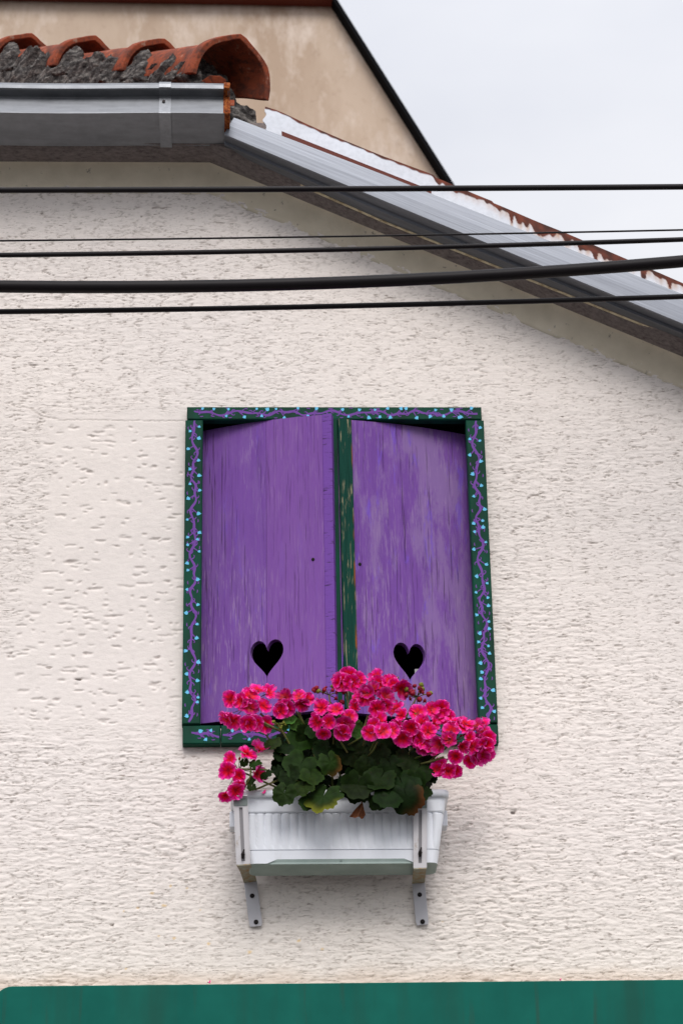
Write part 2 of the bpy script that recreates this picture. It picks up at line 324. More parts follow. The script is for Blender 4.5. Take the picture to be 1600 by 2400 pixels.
g = M_asph = G('asphalt'); g.col(g.ramp(g.noise(80, 5), [(0.3, (0.04, 0.04, 0.042)), (0.7, (0.09, 0.088, 0.085))])).set(Roughness=0.9)
g = M_pave = G('pavement'); g.col(g.ramp(g.noise(12, 5), [(0.3, (0.10, 0.10, 0.095)), (0.7, (0.17, 0.16, 0.15))])).set(Roughness=0.9)

# ------------------------------------------------------------------ setting
m = MB(); m.add([(-300,-300,0),(300,-300,0),(300,300,0),(-300,300,0)], [(0,1,2,3)]); tag(m.build('road', M_asph), kind='structure')
m = MB(); m.box((-30,-2.2,-0.2), (30,-0.004,0.13)); tag(m.build('pavement', M_pave, bevel=0.01), kind='structure')

# ------------------------------------------------------------------ house
house = thing('plastered_house', (0,0,0), 'cream rough plastered house with painted shutters, zinc gutter and clay hip tiles', 'house')
# roofline: horizontal eave on the left, then the rake down to the right
xK = at(600, 400, -0.03).x
zS = at(300, 380, -0.03).z                       # horizontal soffit inner line
rA = at(1000, 592, -0.025); rB = at(1600, 839, -0.025)
slope = (rB.z-rA.z)/(rB.x-rA.x)
xK = rA.x + (zS-rA.z)/slope                      # where rake soffit meets the horizontal one
def soff(x): return zS if x <= xK else zS + slope*(x-xK)
X0, X1 = -3.2, 3.0
# --- wall
ws = dict(l=atd(446, 1400).x, r=atd(1100, 1400).x, t=atd(700, 958).z, b=atd(700, 1672).z)     # opening in the wall
vis = [at(0,2400).x, at(1600,2400).x, at(800,2400).z]
xs = np.concatenate([np.arange(X0, vis[0]-0.35, 0.05), np.arange(vis[0]-0.35, vis[1]+0.35, 0.003), np.arange(vis[1]+0.35, X1, 0.05)])
ztop = soff(-1)+0.03
zs = np.concatenate([np.arange(0.0, vis[2]-0.1, 0.05), np.arange(vis[2]-0.1, ztop, 0.0026)])
XX, ZZ = np.meshgrid(xs, zs)
wx = XX + 0.008*pn(XX*9, ZZ*9, 3); wz = ZZ + 0.006*pn(XX*7, ZZ*10, 4) + 0.0022*pn(XX*30, ZZ*34, 5)
a1 = pn(wx*20, wz*100, 1); a2 = pn(wx*42, wz*190, 2); a3 = pn(wx*100, wz*310, 6)
reg = 0.75 + 0.6*pn(XX*2.2, ZZ*2.2, 8)
zlow = at(800, 1900).z; zmid = at(800, 1000).z
low = 1 - sm(zlow-0.1, zmid+0.3, ZZ)              # coarser trowelling towards the bottom
amp = (0.30 + 0.50*low)*np.clip(reg, 0.35, 1.4)
terr = np.abs(a1)**0.8*np.sign(a1)
gash = sm(0.07, 0.015, np.abs(pn(wx*12, wz*66, 9)))*sm(0.05, 0.35, pn(wx*26, wz*40, 10))   # torn horizontal gashes
gash2 = sm(0.08, 0.02, np.abs(pn(wx*26, wz*130, 12)))*sm(0.05, 0.3, pn(wx*40, wz*60, 13))
H = amp*(0.0024*terr*.85 + 0.0020*a2 + 0.0013*a3) - (0.0035+0.001*low)*gash*np.clip(reg,.5,1.3) - 0.0024*gash2
# smooth re-plastered patch left of the window
poly = [atd(*p) for p in ((118,950),(440,938),(440,1740),(250,1720),(60,1700),(-40,1640),(-60,1560),(20,1480),(70,1330),(96,1210),(118,1090),(100,1010))]
PX = XX + 0.02*pn(XX*14, ZZ*14, 14) + 0.010*pn(XX*50, ZZ*50, 15); PZ = ZZ + 0.012*pn(XX*12, ZZ*12, 16)
dist = np.full(XX.shape, 9.0); inside = np.zeros(XX.shape, bool)
for i in range(len(poly)):
    p, q = poly[i], poly[(i+1) % len(poly)]; ex, ez = q.x-p.x, q.z-p.z
    t = np.clip(((PX-p.x)*ex+(PZ-p.z)*ez)/(ex*ex+ez*ez), 0, 1)
    dist = np.minimum(dist, np.hypot(PX-p.x-t*ex, PZ-p.z-t*ez))
    cnd = ((p.z > PZ) != (q.z > PZ)) & (PX < (q.x-p.x)*(PZ-p.z)/((q.z-p.z) or 1e-9)+p.x); inside ^= cnd
sd_ = np.where(inside, dist, -dist); smooth = sm(-0.012, 0.02, sd_)
fade_low = sm(atd(0,1700).z, atd(0,1600).z, ZZ)
smooth = smooth*(0.55+0.45*fade_low)
H = H*(1-0.94*smooth) + smooth*(0.0012*pn(XX*9, ZZ*12, 17) + 0.0003*pn(XX*60, ZZ*90, 18)) + 0.0012*sm(0.0, 0.012, sd_)*0
dirt_shade = np.clip(0.9*gash + 0.8*gash2, 0, 1)*(1-smooth)  # crevice dirt, with the shade of the cracks painted in
dirt_shade = np.maximum(dirt_shade, sm(-0.0016, -0.0038, H)*0.5*(1-smooth))
gd = np.zeros(XX.shape)
rg = random.Random(5)
def stamp(cx, cz, lx, lz, depth, dk, tilt=0.0, hard=False):
    i0, i1 = np.searchsorted(zs, [cz-3*lz-0.01, cz+3*lz+0.01]); j0, j1 = np.searchsorted(xs, [cx-1.6*lx-.01, cx+1.6*lx+.01])
    if i1 <= i0 or j1 <= j0: return
    x = XX[i0:i1, j0:j1]-cx; z = ZZ[i0:i1, j0:j1]-cz - tilt*x - 0.002*pn(XX[i0:i1,j0:j1]*90, ZZ[i0:i1,j0:j1]*5, cx)
    # sharp upper lip, long lower ramp like a torn trowel mark
    prof = np.where(z > 0, sm(lz*0.5, 0, z), sm(-lz*1.8, 0, z)) if not hard else sm(lz, lz*.5, np.abs(z))
    k = sm(lx, lx*0.35, np.abs(x)*(1+0.3*pn(x*80, z*80, 2)))*prof
    H[i0:i1, j0:j1] -= depth*k; gd[i0:i1, j0:j1] = np.maximum(gd[i0:i1, j0:j1], dk*k**1.5)
cnt = 0
while cnt < 340:
    p = atd(rg.uniform(20, 418), rg.uniform(975, 1660)); j = np.searchsorted(xs, p.x); i = np.searchsorted(zs, p.z)
    if smooth[i, j] < 0.55: continue
    cnt += 1
    stamp(p.x, p.z, rg.choice((.005,.007,.01,.013,.02))*rg.uniform(.8,1.2), rg.uniform(0.0034, 0.0068), rg.uniform(0.0018, 0.0042), rg.choice([0.05, 0.15, 0.35]), rg.uniform(-.12, .12))
def crack(pts, wd=0.0016, dk=0.7):
    for a, b in zip(pts, pts[1:]):
        p, q = atd(*a), atd(*b); n = max(2, int((q-p).length/0.004))
        for k in range(n):
            c_ = p.lerp(q, k/n); stamp(c_.x+rg.uniform(-.001,.001), c_.z+rg.uniform(-.0016,.0016), 0.005, wd, 0.0012, dk*rg.uniform(.5,1), 0, True)
crack([(110,952),(135,966),(180,964),(260,966),(340,967),(430,967)])
crack([(20,925),(70,938),(100,958),(130,962)], dk=.5)
crack([(945,2090),(955,2125),(985,2145),(1040,2120)], dk=.45); crack([(1100,2060),(1108,2095)], dk=.5); crack([(1140,2115),(1155,2150),(1150,2190)], dk=.35)
crack([(455,1760),(490,1778),(520,1782)], dk=.5); crack([(655,1990),(640,2080)], dk=.2)
for (px, py, s, d_) in ((1178,1866,.010,1.0),(180,1560,.012,1.0),(258,2125,.005,.9),(113,1534,.010,.6),(97,490,.006,.8),(555,490,.008,.7),(325,497,.003,.8),(1557,880,.008,.9),(1555,1430,.008,.6)):
    c_ = atd(px, py); stamp(c_.x, c_.z, s, 0.006 if px == 1178 else 0.003, 0.006, d_, 0, True)
H -= 0.0
# flatten where the window frame is fixed and near the cornice
gdirt_shade = np.maximum(dirt_shade, gd)
# pigment: warm white, soot and dust collected in the upper and right part; crevices coloured dark for their shade too
base = np.array([0.80, 0.728, 0.675])
cool = sm(-0.4, 0.6, pn(XX*1.1, ZZ*1.1, 20))[..., None]
col = base*(1-cool*0.04) + cool*np.array([0.0, 0.004, 0.012])
yel = (sm(at(0,1900).z, at(0,2300).z, ZZ)*0.6)[..., None]; col = col*(1-yel) + yel*np.array([0.72, 0.665, 0.60])
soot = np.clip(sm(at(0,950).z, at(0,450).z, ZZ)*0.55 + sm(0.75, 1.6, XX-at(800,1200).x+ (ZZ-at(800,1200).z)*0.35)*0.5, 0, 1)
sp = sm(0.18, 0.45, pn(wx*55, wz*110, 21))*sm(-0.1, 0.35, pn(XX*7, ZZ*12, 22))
stain_shade = np.clip(gdirt_shade*(0.34+0.5*soot) + sp*(0.06+0.42*soot)*(1-smooth), 0, 0.85)[..., None]
col = col*(1-stain_shade) + stain_shade*np.array([0.20, 0.155, 0.125])
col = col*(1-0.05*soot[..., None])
hard = (gd > 0.65)[..., None]*sm(0.6, 0.95, gd)[..., None]; col = col*(1-hard*.8) + hard*.8*np.array([0.06, 0.04, 0.035])
for (px, py, s) in ((378,2080,.006),(350,2052,.005),(400,2155,.005),(573,2187,.006),(392,2035,.004),(430,2040,.003),(285,2093,.003),(316,2085,.004),(460,2090,.003),(1016,2117,.003),(365,2150,.003),(480,2168,.005),(686,2160,.005),(740,2180,.004),(290,2225,.003)):
    c_ = atd(px, py); k = (sm(s, s*.4, np.hypot((XX-c_.x)*.8, ZZ-c_.z) + s*.4*pn(XX*150, ZZ*150, 3))*.75)[..., None]; col = col*(1-k) + k*np.array([0.72, 0.50, 0.22])
zb = atd(0, 2262).z
k = (sm(zb+0.05, zb, ZZ + 0.02*pn(XX*8, ZZ*8, 31))*0.35)[..., None]; col = col*(1-k) + k*np.array([0.50, 0.36, 0.26])
P3 = np.stack([XX, -H, ZZ], -1)
cx_ = (XX[:-1,:-1]+XX[1:,1:])/2; cz_ = (ZZ[:-1,:-1]+ZZ[1:,1:])/2
roofl = np.where(cx_ <= xK, zS+0.0, zS+slope*(cx_-xK)) + 0.01
keep = (cz_ < roofl) & ~((cx_ > ws['l']) & (cx_ < ws['r']) & (cz_ > ws['b']) & (cz_ < ws['t']))
wall_o = grid_obj('wall', P3, M_wall, house, keep, col, alpha=1-smooth)
# side wall and back, so that the house has its depth
m = MB(); sideT = soff(X1)-0.02
m.box((X1-0.05, 0.012, 0), (X1, 7.0, sideT)); m.box((X0, 0.012, 0), (X0+0.05, 7.0, zS)); m.box((X0+0.06, 6.9, 0), (X1-0.06, 7.0, sideT))
m.build('side_wall', M_corn, house)

YF = -0.20
def line(pts, Y):
    P_ = [at(px, py, Y) for px, py in pts]; a, b = P_[1], P_[-1]; s_ = (b.z-a.z)/(b.x-a.x)
    return lambda x: (a.z + s_*(x-a.x)) if x > a.x else (P_[0].z + (a.z-P_[0].z)/(a.x-P_[0].x)*(x-P_[0].x))
zI = line([(700,432),(900,520),(1600,799)], -0.092)
# --- cornice: soffit + cove, sections at constant X
def csec(x):
    zz = soff(x); s = 0.010 if x > xK else 0.0
    s = max(0, min(1, (x-xK)/0.12)); zo = zz*(1-s)+(zI(x)+0.003)*s
    pts = [(-0.130, max(zz, zo)+0.03), (-0.130, zo), (-0.030, zz)]
    for k in range(1, 9):
        a = k/8*math.pi/2; pts.append((-0.030+0.030*math.sin(a)*1.0, zz-0.080*(1-math.cos(a))-0.012*k/8))
    pts += [(0.02, zz-0.092), (0.02, zz+0.03)]
    return [(x, y, z) for y, z in pts]
nx = 500; CS = []
xsC = sorted(list(np.linspace(X0, X1, nx))+[xK-1e-4, xK+1e-4])
arr = np.array([csec(x) for x in xsC]); 
amp_ = 0.0035; arr[:, 3:11, 1] -= amp_*pn(arr[:, 3:11, 0]*22, arr[:, 3:11, 2]*40, 5); arr[:, 3:11, 2] += amp_*pn(arr[:, 3:11, 0]*14, arr[:, 3:11, 1]*40, 6)
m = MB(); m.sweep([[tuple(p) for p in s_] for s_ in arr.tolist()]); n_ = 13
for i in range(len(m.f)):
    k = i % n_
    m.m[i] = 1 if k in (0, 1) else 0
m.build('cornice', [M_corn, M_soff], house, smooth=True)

# --- zinc box gutter
gutter_r = at(533, 270, -0.26).x
def zg(y, Y): return at(300, y, Y).z
outer = [(-0.120, zg(342,-.12)+0.10), (-0.120, zg(342,-.12)), (-0.268, zg(265,-.268)), (-0.268, zg(263,-.268)), (-0.250, zg(229,-.250)), (-0.252, zg(226.5,-.252)), (-0.277, zg(211,-.277)), (-0.281, zg(207,-.281)), (-0.280, zg(199,-.280)), (-0.272, zg(195,-.272)), (-0.264, zg(196,-.264))]
yc = -0.2; zc = zg(265,-.268)+0.03
inner = [(-0.123, outer[0][1]), (-0.124, outer[1][1]+0.004), (-0.262, outer[2][1]+0.004), (-0.262, outer[3][1]+.004), (-0.244, outer[4][1]), (-0.246, outer[5][1]+.001), (-0.262, outer[6][1]+.003), (-0.2635, outer[9][1]-.008)]
prof = outer + inner[::-1]
m = MB(); gx = [X0+0.1, -2.0, at(380,270,-.26).x-0.5, at(380,270,-.26).x, gutter_r]
m.sweep([[(x, y, z + 0.002*math.sin(x*9)) for y, z in prof] for x in np.linspace(X0+0.1, gutter_r, 40)])
gut = m.build('gutter', M_zinc, house)
# strap
xa, xb = at(372, 270, -.28).x, at(400, 270, -.28).x
def off(pf, d):
    res = []
    for y, z in pf:
        v = Vector((y-yc, z-zc)); v.normalize(); res.append((y+v.x*d, z+v.y*d))
    return res
m = MB(); op = outer[1:]; o1 = off(op, 0.0045); o0 = off(op, 0.0008)
m.sweep([[(x, y, z) for y, z in o1+o0[::-1]] for x in (xa, xb)]); st = m.build('gutter_strap', M_zinc2, gut)
pr = at(384, 238, -.262); m = MB(); m.tube([pr+Vector((0,.004,0)), pr+Vector((0,-.003,0))], 0.0045, 10); m.build('rivet', M_black, gut)
# end cap and rusty solder line
m = MB(); m.sweep([[(x, y, z) for y, z in [(q[0], q[1]) for q in outer]] for x in (gutter_r+0.0008, gutter_r+0.004)]); m.build('end_cap', [M_zinc2], gut)
m = MB(); o1 = off(op[:-1], 0.0035); o0 = off(op[:-1], 0.0004)
rr_ = random.Random(2)
m.sweep([[(x+rr_.uniform(-.002,.002), y, z) for y, z in o1+o0[::-1]] for x in (gutter_r-0.010, gutter_r+0.007)]); m.build('rusty_seam', M_rust, gut)

# --- rake flashing (galvanised box drip) down the gable
YF = -0.20
up_ = [(548.5,275.5),(900,410),(1600,690)]; lo_ = [(525,314),(900,470.5),(1600,758.5)]
def line(pts, Y):
    P_ = [at(px, py, Y) for px, py in pts]; a, b = P_[1], P_[-1]; s_ = (b.z-a.z)/(b.x-a.x)
    return lambda x: (a.z + s_*(x-a.x)) if x > a.x else (P_[0].z + (a.z-P_[0].z)/(a.x-P_[0].x)*(x-P_[0].x))
zU = line(up_, YF); zL = line(lo_, YF); zI = line([(700,432),(900,520),(1600,799)], -0.092)
xl = at(525, 314, YF).x; xu = at(548.5, 275.5, YF).x
def rsec(t, x):   # t shears the left end so that it is cut on a slant
    f = (1-t)*(xu-xl)
    u = zU(x+f); l_ = zL(x); i_ = zI(x)
    mid = l_*0.5+i_*0.5
    return [(x+f, YF+0.012, u+0.002), (x+f, YF, u), (x+f*.5, YF-0.0015, (u+l_)/2), (x, YF, l_), (x, YF+0.006, l_-0.001), (x, YF+0.050, mid+0.004), (x, YF+0.053, mid-0.005), (x, -0.096, i_), (x, -0.096, i_+0.006), (x, YF+0.056, mid+0.012), (x, YF+0.012, l_+0.01)]
xr = [xl+(X1-xl)*k/120 for k in range(121)]
m = MB(); m.sweep([rsec(min(1, k/12) if False else k/120, x) for k, x in enumerate(xr)]); fl = m.build('rake_flashing', M_rake, house)
m = MB(); m.sweep([[(x, -0.099, zI(x)-0.0005), (x, -0.099, zI(x)-0.0022), (x, -0.090, zI(x)-0.0035), (x, -0.090, zI(x)-0.0005)] for x in xr[8:]]); m.build('drip_edge', M_cream, fl)
# dark red strip showing just over the galvanised edge
zR = line([(655,306),(900,403),(1600,680)], -0.185)
m = MB(); m.sweep([[(x, -0.187, zR(x)), (x, -0.187, zU(x)-0.03), (x, -0.180, zU(x)-0.03), (x, -0.180, zR(x))] for x in [at(660,308,-.185).x + (at(1010,450,-.185).x-at(660,308,-.185).x)*k/10 for k in range(11)]]); m.build('red_strip', M_redtrim, fl)
# rusty white upstand
YW = -0.172
tp = [(622,250),(648,258),(720,291),(800,326),(900,367),(1000,404),(1016,411),(1019,416),(1090,445),(1152,471),(1156,476),(1280,528),(1420,586),(1600,664)]
TP = [at(px, py, YW) for px, py in tp]; tpx = np.array([p.x for p in TP]); tpz = np.array([p.z for p in TP])
sl_ = (tpz[-1]-tpz[-3])/(tpx[-1]-tpx[-3])
xw = np.arange(tpx[0], X1-0.02, 0.0025); zt = np.where(xw <= tpx[-1], np.interp(xw, tpx, tpz), tpz[-1]+sl_*(xw-tpx[-1]))
zbm = np.array([zU(x) for x in xw])-0.02
hh = (zt-zbm)
nv = 56; vv = np.linspace(0, 1, nv)[:, None]
Zw = zt[None]-vv*hh[None]; Xw = np.repeat(xw[None], nv, 0); Dn = vv*hh[None]       # depth below top edge
torn = (0.010*pn(Zw*40, Zw*0+1.3, 2))*(1-sm(0, 0.08, Xw-tpx[0])); Yw = np.full_like(Xw, YW) + 0.002*pn(Xw*6, Zw*10, 3)
x8 = at(1000, 410, YW).x
prog = sm(x8-0.12, x8+0.35, Xw)
drip = np.clip(pn(Xw*22, Xw*0+.5, 4)*1.0+pn(Xw*60, Xw*0+.5, 5)*.7, -0.2, 1.2)
rim = 0.007 + 0.004*pn(Xw*45, Xw*0, 7) + prog*(0.008 + 0.030*np.clip(drip, 0, 1) + 0.11*np.clip(pn(Xw*38, Xw*0+.5, 14)*1.3-.05, 0, 1)**2.2 + 0.030*np.clip(pn(Xw*6, Xw*0+3, 8), -.3, 1)+.004)
rust = sm(0.003, -0.002, Dn-rim); halo = sm(0.034, 0.0, Dn-rim)*0.75*prog*(0.6+0.6*pn(Xw*70, Dn*8, 9))
white = np.array([0.66, 0.68, 0.73]); orange = np.array([0.42, 0.20, 0.07]); dk_ = np.array([0.10, 0.020, 0.008])
cw = np.repeat(white[None, None], nv, 0).repeat(len(xw), 1)*1.0
halo = np.clip(halo, 0, .8)[..., None]; cw = cw*(1-halo)+halo*orange
rv = rust[..., None]; cw = cw*(1-rv) + rv*(dk_*(1+0.9*np.clip(pn(Xw*40, Dn*40, 11), -.6, 1))[..., None])
P3 = np.stack([Xw+torn, Yw, Zw], -1); 
Pb = P3[:1].copy(); Pb[..., 1] += 0.004; Pc = P3.copy()[::-1]; Pc[..., 1] += 0.004
allP = np.concatenate([P3, Pc], 0); allP = np.concatenate([allP, P3[:1]], 0); allc = np.concatenate([cw, cw[::-1], cw[:1]], 0)
grid_obj('white_upstand', allP, M_white_rust, house, None, allc, smooth=False)
# roof planes behind
m = MB(); zr0 = lambda x: zU(x)+0.0
m.sweep([[(x, -0.166, zr0(x)-0.035), (x, 7.2, zr0(x)-0.035), (x, 7.2, zr0(x)-0.005), (x, -0.166, zr0(x)-0.005)] for x in (xu+.16, X1)]); roof = m.build('roof', M_tile, house)
m = MB(); zq = zg(215, -.2)
m.add([(X0, -0.19, zq-.02), (gutter_r+.02, -0.19, zq-.02), (gutter_r-1.4, 1.5, zq+.85), (X0, 1.5, zq+.85), (X0, -0.19, zq-.04), (gutter_r+.02, -0.19, zq-.04), (gutter_r-1.4, 1.5, zq+.82), (X0, 1.5, zq+.82)], [(0,1,2,3),(4,5,6,7),(0,1,5,4),(1,2,6,5),(2,3,7,6),(3,0,4,7)]); m.build('roof', M_tile, house)
m = MB(); q0 = (gutter_r+.02, -.10, zq-.05)   # plank closing the corner under the hip
m.box((gutter_r-.30, -0.115, zS+0.035), (gutter_r+0.13, 0.2, zq-.05)); m.build('eave_board', M_soff, house)
# hip tiles, overlapping, running up and back to the left
Cc = at(541, 204, -0.12); step = Vector((-0.235, 0.25, 0.195)); ax = step.normalized()
bdir = Vector((0.86, 0.51, -0.02)).normalized(); updir = ax.cross(bdir); updir = updir if updir.z > 0 else -updir; updir = (updir+Vector((0,0,.5))).normalized()
def hip_tile(base, w0, h0, ln, seed, tilt=0):
    m = MB(); na, nl = 20, 14; secs = []
    for i in range(nl+1):
        t = i/nl; sc_ = (1-0.22*t) + (0.12 if t < 0.10 else 0.12*max(0, 1-(t-0.10)/0.07)); c_ = base + ax*(ln*t) + updir*(tilt*t)
        o_, i_ = [], []
        for k in range(na+1):
            a = math.pi*k/na; x = -math.cos(a); y = math.sin(a)**0.82
            pk = 1+0.10*math.exp(-((a-math.pi/2)/0.22)**2)        # slight crest
            wob = 1+0.02*float(pn(k*.4, t*3, seed))
            o_.append(c_ + bdir*(x*w0*sc_*wob) + updir*(y*h0*sc_*pk*wob - 0.045*abs(x)**3*0))
            i_.append(c_ + bdir*(x*(w0*sc_-0.017)) + updir*(y*(h0*sc_*pk-0.017)))
        secs.append(o_+i_[::-1])
    m.sweep(secs); return m
for k in range(6):
    w0, h0 = (0.120, 0.138) if k == 0 else (0.110, 0.120-.002*k)
    b = Cc + step*k + (Vector((0.0, 0, 0.0)) if k == 0 else Vector((0.0, 0.0, -0.004)))
    o = hip_tile(b, w0, h0, 0.42, k, -0.02).build('hip_tile', M_tile, house, smooth=False, bevel=0.003)
    for p_ in o.data.polygons: p_.use_smooth = len(p_.vertices) == 4
    if k == 0: tag(o, 'large arched end tile with its open mouth at the corner')
# mortar bedding under the tiles
def lump(name, top, bot, Yf, nxp, nyp, amp_, seed, parent=house, thick=0.05):
    T = np.zeros((nyp, nxp, 3))
    for j in range(nxp):
        t = j/(nxp-1); a = top(t); b = bot(t)
        for i in range(nyp):
            T[i, j] = a.lerp(b, i/(nyp-1))
    nn = amp_*(pn(T[..., 0]*15+3, T[..., 2]*26, seed) + 0.55*pn(T[..., 0]*42, T[..., 2]*70, seed+1) + 0.25*pn(T[..., 0]*120, T[..., 2]*150, seed+2))
    T[..., 1] -= nn; T[-1, :, 2] += 0.012*pn(T[-1, :, 0]*20, T[-1, :, 0]*0, seed+3); T[..., 2] += 0.4*nn
    B = T[::-1].copy(); B[..., 1] += thick
    return grid_obj(name, np.concatenate([T, B, T[:1]], 0), M_mortar, parent, smooth=True)
def ptop(t):
    b = Cc + step*(t*5) ; return b - bdir*0.103 + updir*(0.026+0.026*math.sin(t*5*2*math.pi-0.9)) - ax*0.0
def pbot(t):
    b = ptop(t); return Vector((b.x+0.02, b.y-0.035-0.02*t, b.z-0.085-0.20*t))
o_m = lump('mortar', ptop, pbot, 0, 320, 22, 0.020, 3); tag(o_m, 'rough grey mortar bedding under the clay tiles')
# wedges filling each gap beside a collar
for k in range(1, 5):
    b0 = Cc + step*k
    tk = lambda t, b0=b0: b0 - bdir*(0.104-0.035*t) + updir*(0.030+0.05*math.sin(t*math.pi)) - ax*(0.015+0.075*t)
    bk = lambda t, b0=b0: b0 - bdir*(0.124-0.02*t) + updir*(-0.03) - ax*(0.0+0.13*t)
    lump('mortar', tk, bk, 0, 40, 14, 0.012, 10+k, thick=0.04)
# mortar core inside the open mouth and a broken bit of tile
def core_t(t): return Cc + ax*0.13 + bdir*(-0.085+0.15*t) + updir*(0.040+0.030*math.sin(t*math.pi))
def core_b(t): return Cc + ax*0.05 + bdir*(-0.085+0.17*t) + updir*(-0.06)
lump('mortar', core_t, core_b, 0, 60, 40, 0.018, 30, thick=0.08)
def low_t(t): return Cc + ax*0.02 + bdir*(-0.06+0.16*t) + Vector((0,0,-0.045))
def low_b(t): return Cc + ax*0.02 + bdir*(-0.06+0.17*t) + Vector((0,0.02,-0.13))
lump('mortar', low_t, low_b, 0, 50, 30, 0.012, 40, thick=0.08)
m = MB(); q = at(507, 186, -0.165)
m.sweep([[(q.x+dx, q.y+dy+ (k*0.05), q.z+dz) for dx, dy, dz in ((-.045,0,-.006),(-.02,-.01,.008),(.012,-.008,.008),(.03,0,-.002),(.028,.01,-.012),(-.04,.01,-.016))] for k in (0, 1)]); m.build('tile_fragment', M_tile, house, bevel=.002)

# ------------------------------------------------------------------ window with shutters
FY = -0.03
zt0 = atd(700, 934, FY).z; zt1 = atd(700, 963.5, FY).z; zb0 = atd(780, 1664.5, FY).z; zb1 = atd(780, 1707, FY).z
xl0, xl1 = atd(424, 1300, FY).x, atd(463.5, 1300, FY).x; xr0, xr1 = atd(1083, 1300, FY).x, atd(1124, 1300, FY).x
m = MB()  # lining of the opening and the room behind, painted near-black for its darkness
a0, a1_, b0, b1 = xl1-0.020, xr0+0.020, zb0-0.018, zt1+0.018; t_ = 0.02
for (p, q) in (((a0-t_, .0015, b0-t_), (a0, .30, b1+t_)), ((a1_, .0015, b0-t_), (a1_+t_, .30, b1+t_)), ((a0, .0015, b1), (a1_, .30, b1+t_)), ((a0, .0015, b0-t_), (a1_, .30, b0)), ((a0-t_, .302, b0-t_), (a1_+t_, .32, b1+t_))): m.box(p, q)
win = m.build('window', M_dark, house); tag(win, 'window closed by two ajar purple shutters inside a painted green frame')
ryn = random.Random(21)
def ribbon(m, pts, ws_, y, mat):
    vs_ = []; n = len(pts)
    for i, p in enumerate(pts):
        a, b = pts[max(i-1, 0)], pts[min(i+1, n-1)]; dx, dz = b[0]-a[0], b[1]-a[1]; L = math.hypot(dx, dz) or 1
        nx_, nz_ = -dz/L, dx/L; w_ = ws_[i]
        vs_ += [(p[0]-nx_*w_, y, p[1]-nz_*w_), (p[0]+nx_*w_, y, p[1]+nz_*w_)]
    m.add(vs_, [(2*i, 2*i+1, 2*i+3, 2*i+2) for i in range(n-1)], mat)
def bud(m, c, ang, s, y):
    pts = [(-.15,-1.0),(.25,-.85),(.8,-.25),(.85,.45),(1.0,1.0),(.45,.72),(.05,1.15),(-.35,.7),(-.95,.95),(-.85,.2),(-.7,-.5)]
    pts = [(px*ryn.uniform(.85,1.12), pz*ryn.uniform(.88,1.1)) for px, pz in pts]
    ca, sa = math.cos(ang), math.sin(ang)
    vs_ = [(c[0], y, c[1])] + [(c[0]+s*(px*ca-pz*sa), y, c[1]+s*(px*sa+pz*ca)) for px, pz in pts]
    n = len(pts); m.add(vs_, [(0, 1+k, 1+(k+1) % n) for k in range(n)], 2)
def vine(m, p0, p1, halfw, y, horiz, dens=1.0):
    """wavy purple stem with curls and light blue tulip buds on alternating sides"""
    L = math.hypot(p1[0]-p0[0], p1[1]-p0[1]); ux, uz = (p1[0]-p0[0])/L, (p1[1]-p0[1])/L; vx_, vz_ = -uz, ux
    ph = ryn.uniform(0, 6)
    def off_(s): return halfw*(0.26*math.sin(s*2*math.pi/0.125+ph) + 0.15*math.sin(s*2*math.pi/0.058+1.7*ph+1.3*math.sin(s*19+ph)))
    def pt(s, o): return (p0[0]+ux*s+vx_*o, p0[1]+uz*s+vz_*o)
    n = int(L/0.006); pts = [pt(L*k/n, off_(L*k/n)) for k in range(n+1)]
    ribbon(m, pts, [0.0030*(0.75+0.5*abs(math.sin(k*0.31))) for k in range(n+1)], y, 1)
    s = 0.008; side = 1; q = 0
    while s < L-0.010:
        o0 = off_(s); tgt = side*halfw*ryn.uniform(0.42, 0.74); ds = ryn.uniform(0.010, 0.02)
        q += 1; yy = y-0.00012*(1+q % 3)
        pp = [pt(s, o0), pt(s+ds*.5, o0+(tgt-o0)*.35), pt(min(L-.004, s+ds), tgt)]
        cv = [(lambda t: ((1-t)**2*pp[0][0]+2*t*(1-t)*pp[1][0]+t*t*pp[2][0], (1-t)**2*pp[0][1]+2*t*(1-t)*pp[1][1]+t*t*pp[2][1]))(k/6) for k in range(7)]
        ribbon(m, cv, [0.0021-0.00018*k for k in range(7)], yy, 1)
        ang = math.atan2(vz_*side, vx_*side)-math.pi/2 + ryn.uniform(-.6, .6) + (0.5 if not horiz else 0)*side
        bud(m, pp[2], ang, ryn.uniform(0.0040, 0.0062), yy-0.0004)
        # curl on the other side, loose leaf strokes and dots
        for rep in range(2):
            s2 = s+ryn.uniform(0.004, 0.02); sd2 = -side if rep == 0 else side; rcur = halfw*ryn.uniform(0.18, 0.34); o2 = off_(s2); dr = ryn.choice((-1, 1))
            c2 = []
            for k in range(9):
                a = k/8*ryn.uniform(3.0, 4.2); rr = rcur*(1-0.06*k); c2.append(pt(min(L-.003, max(.003, s2+dr*(rcur-rr*math.cos(a)))), max(-halfw*.85, min(halfw*.85, o2+sd2*(rr*math.sin(a)+0.001*k)))))
            ribbon(m, c2, [0.0019-0.00017*k for k in range(9)], y-0.00006*(1+rep+2*(q % 2)), 1)
        if ryn.random() < .7:
            s3 = min(L-.006, s+ryn.uniform(.008, .025)); o3 = -side*halfw*ryn.uniform(.5, .75)
            ribbon(m, [pt(s3-.006, o3), pt(s3-.002, o3*1.08), pt(s3+.003, o3*1.03), pt(s3+.005, o3*.93)], [.0003, .0015, .0014, .0002], y-0.0005, 1)
        s += ryn.choice((0.012, 0.022, 0.03, 0.038))*ryn.uniform(.85, 1.15)/dens; side = -side if ryn.random() < .85 else side
MF = [M_green, M_vine, M_bud]
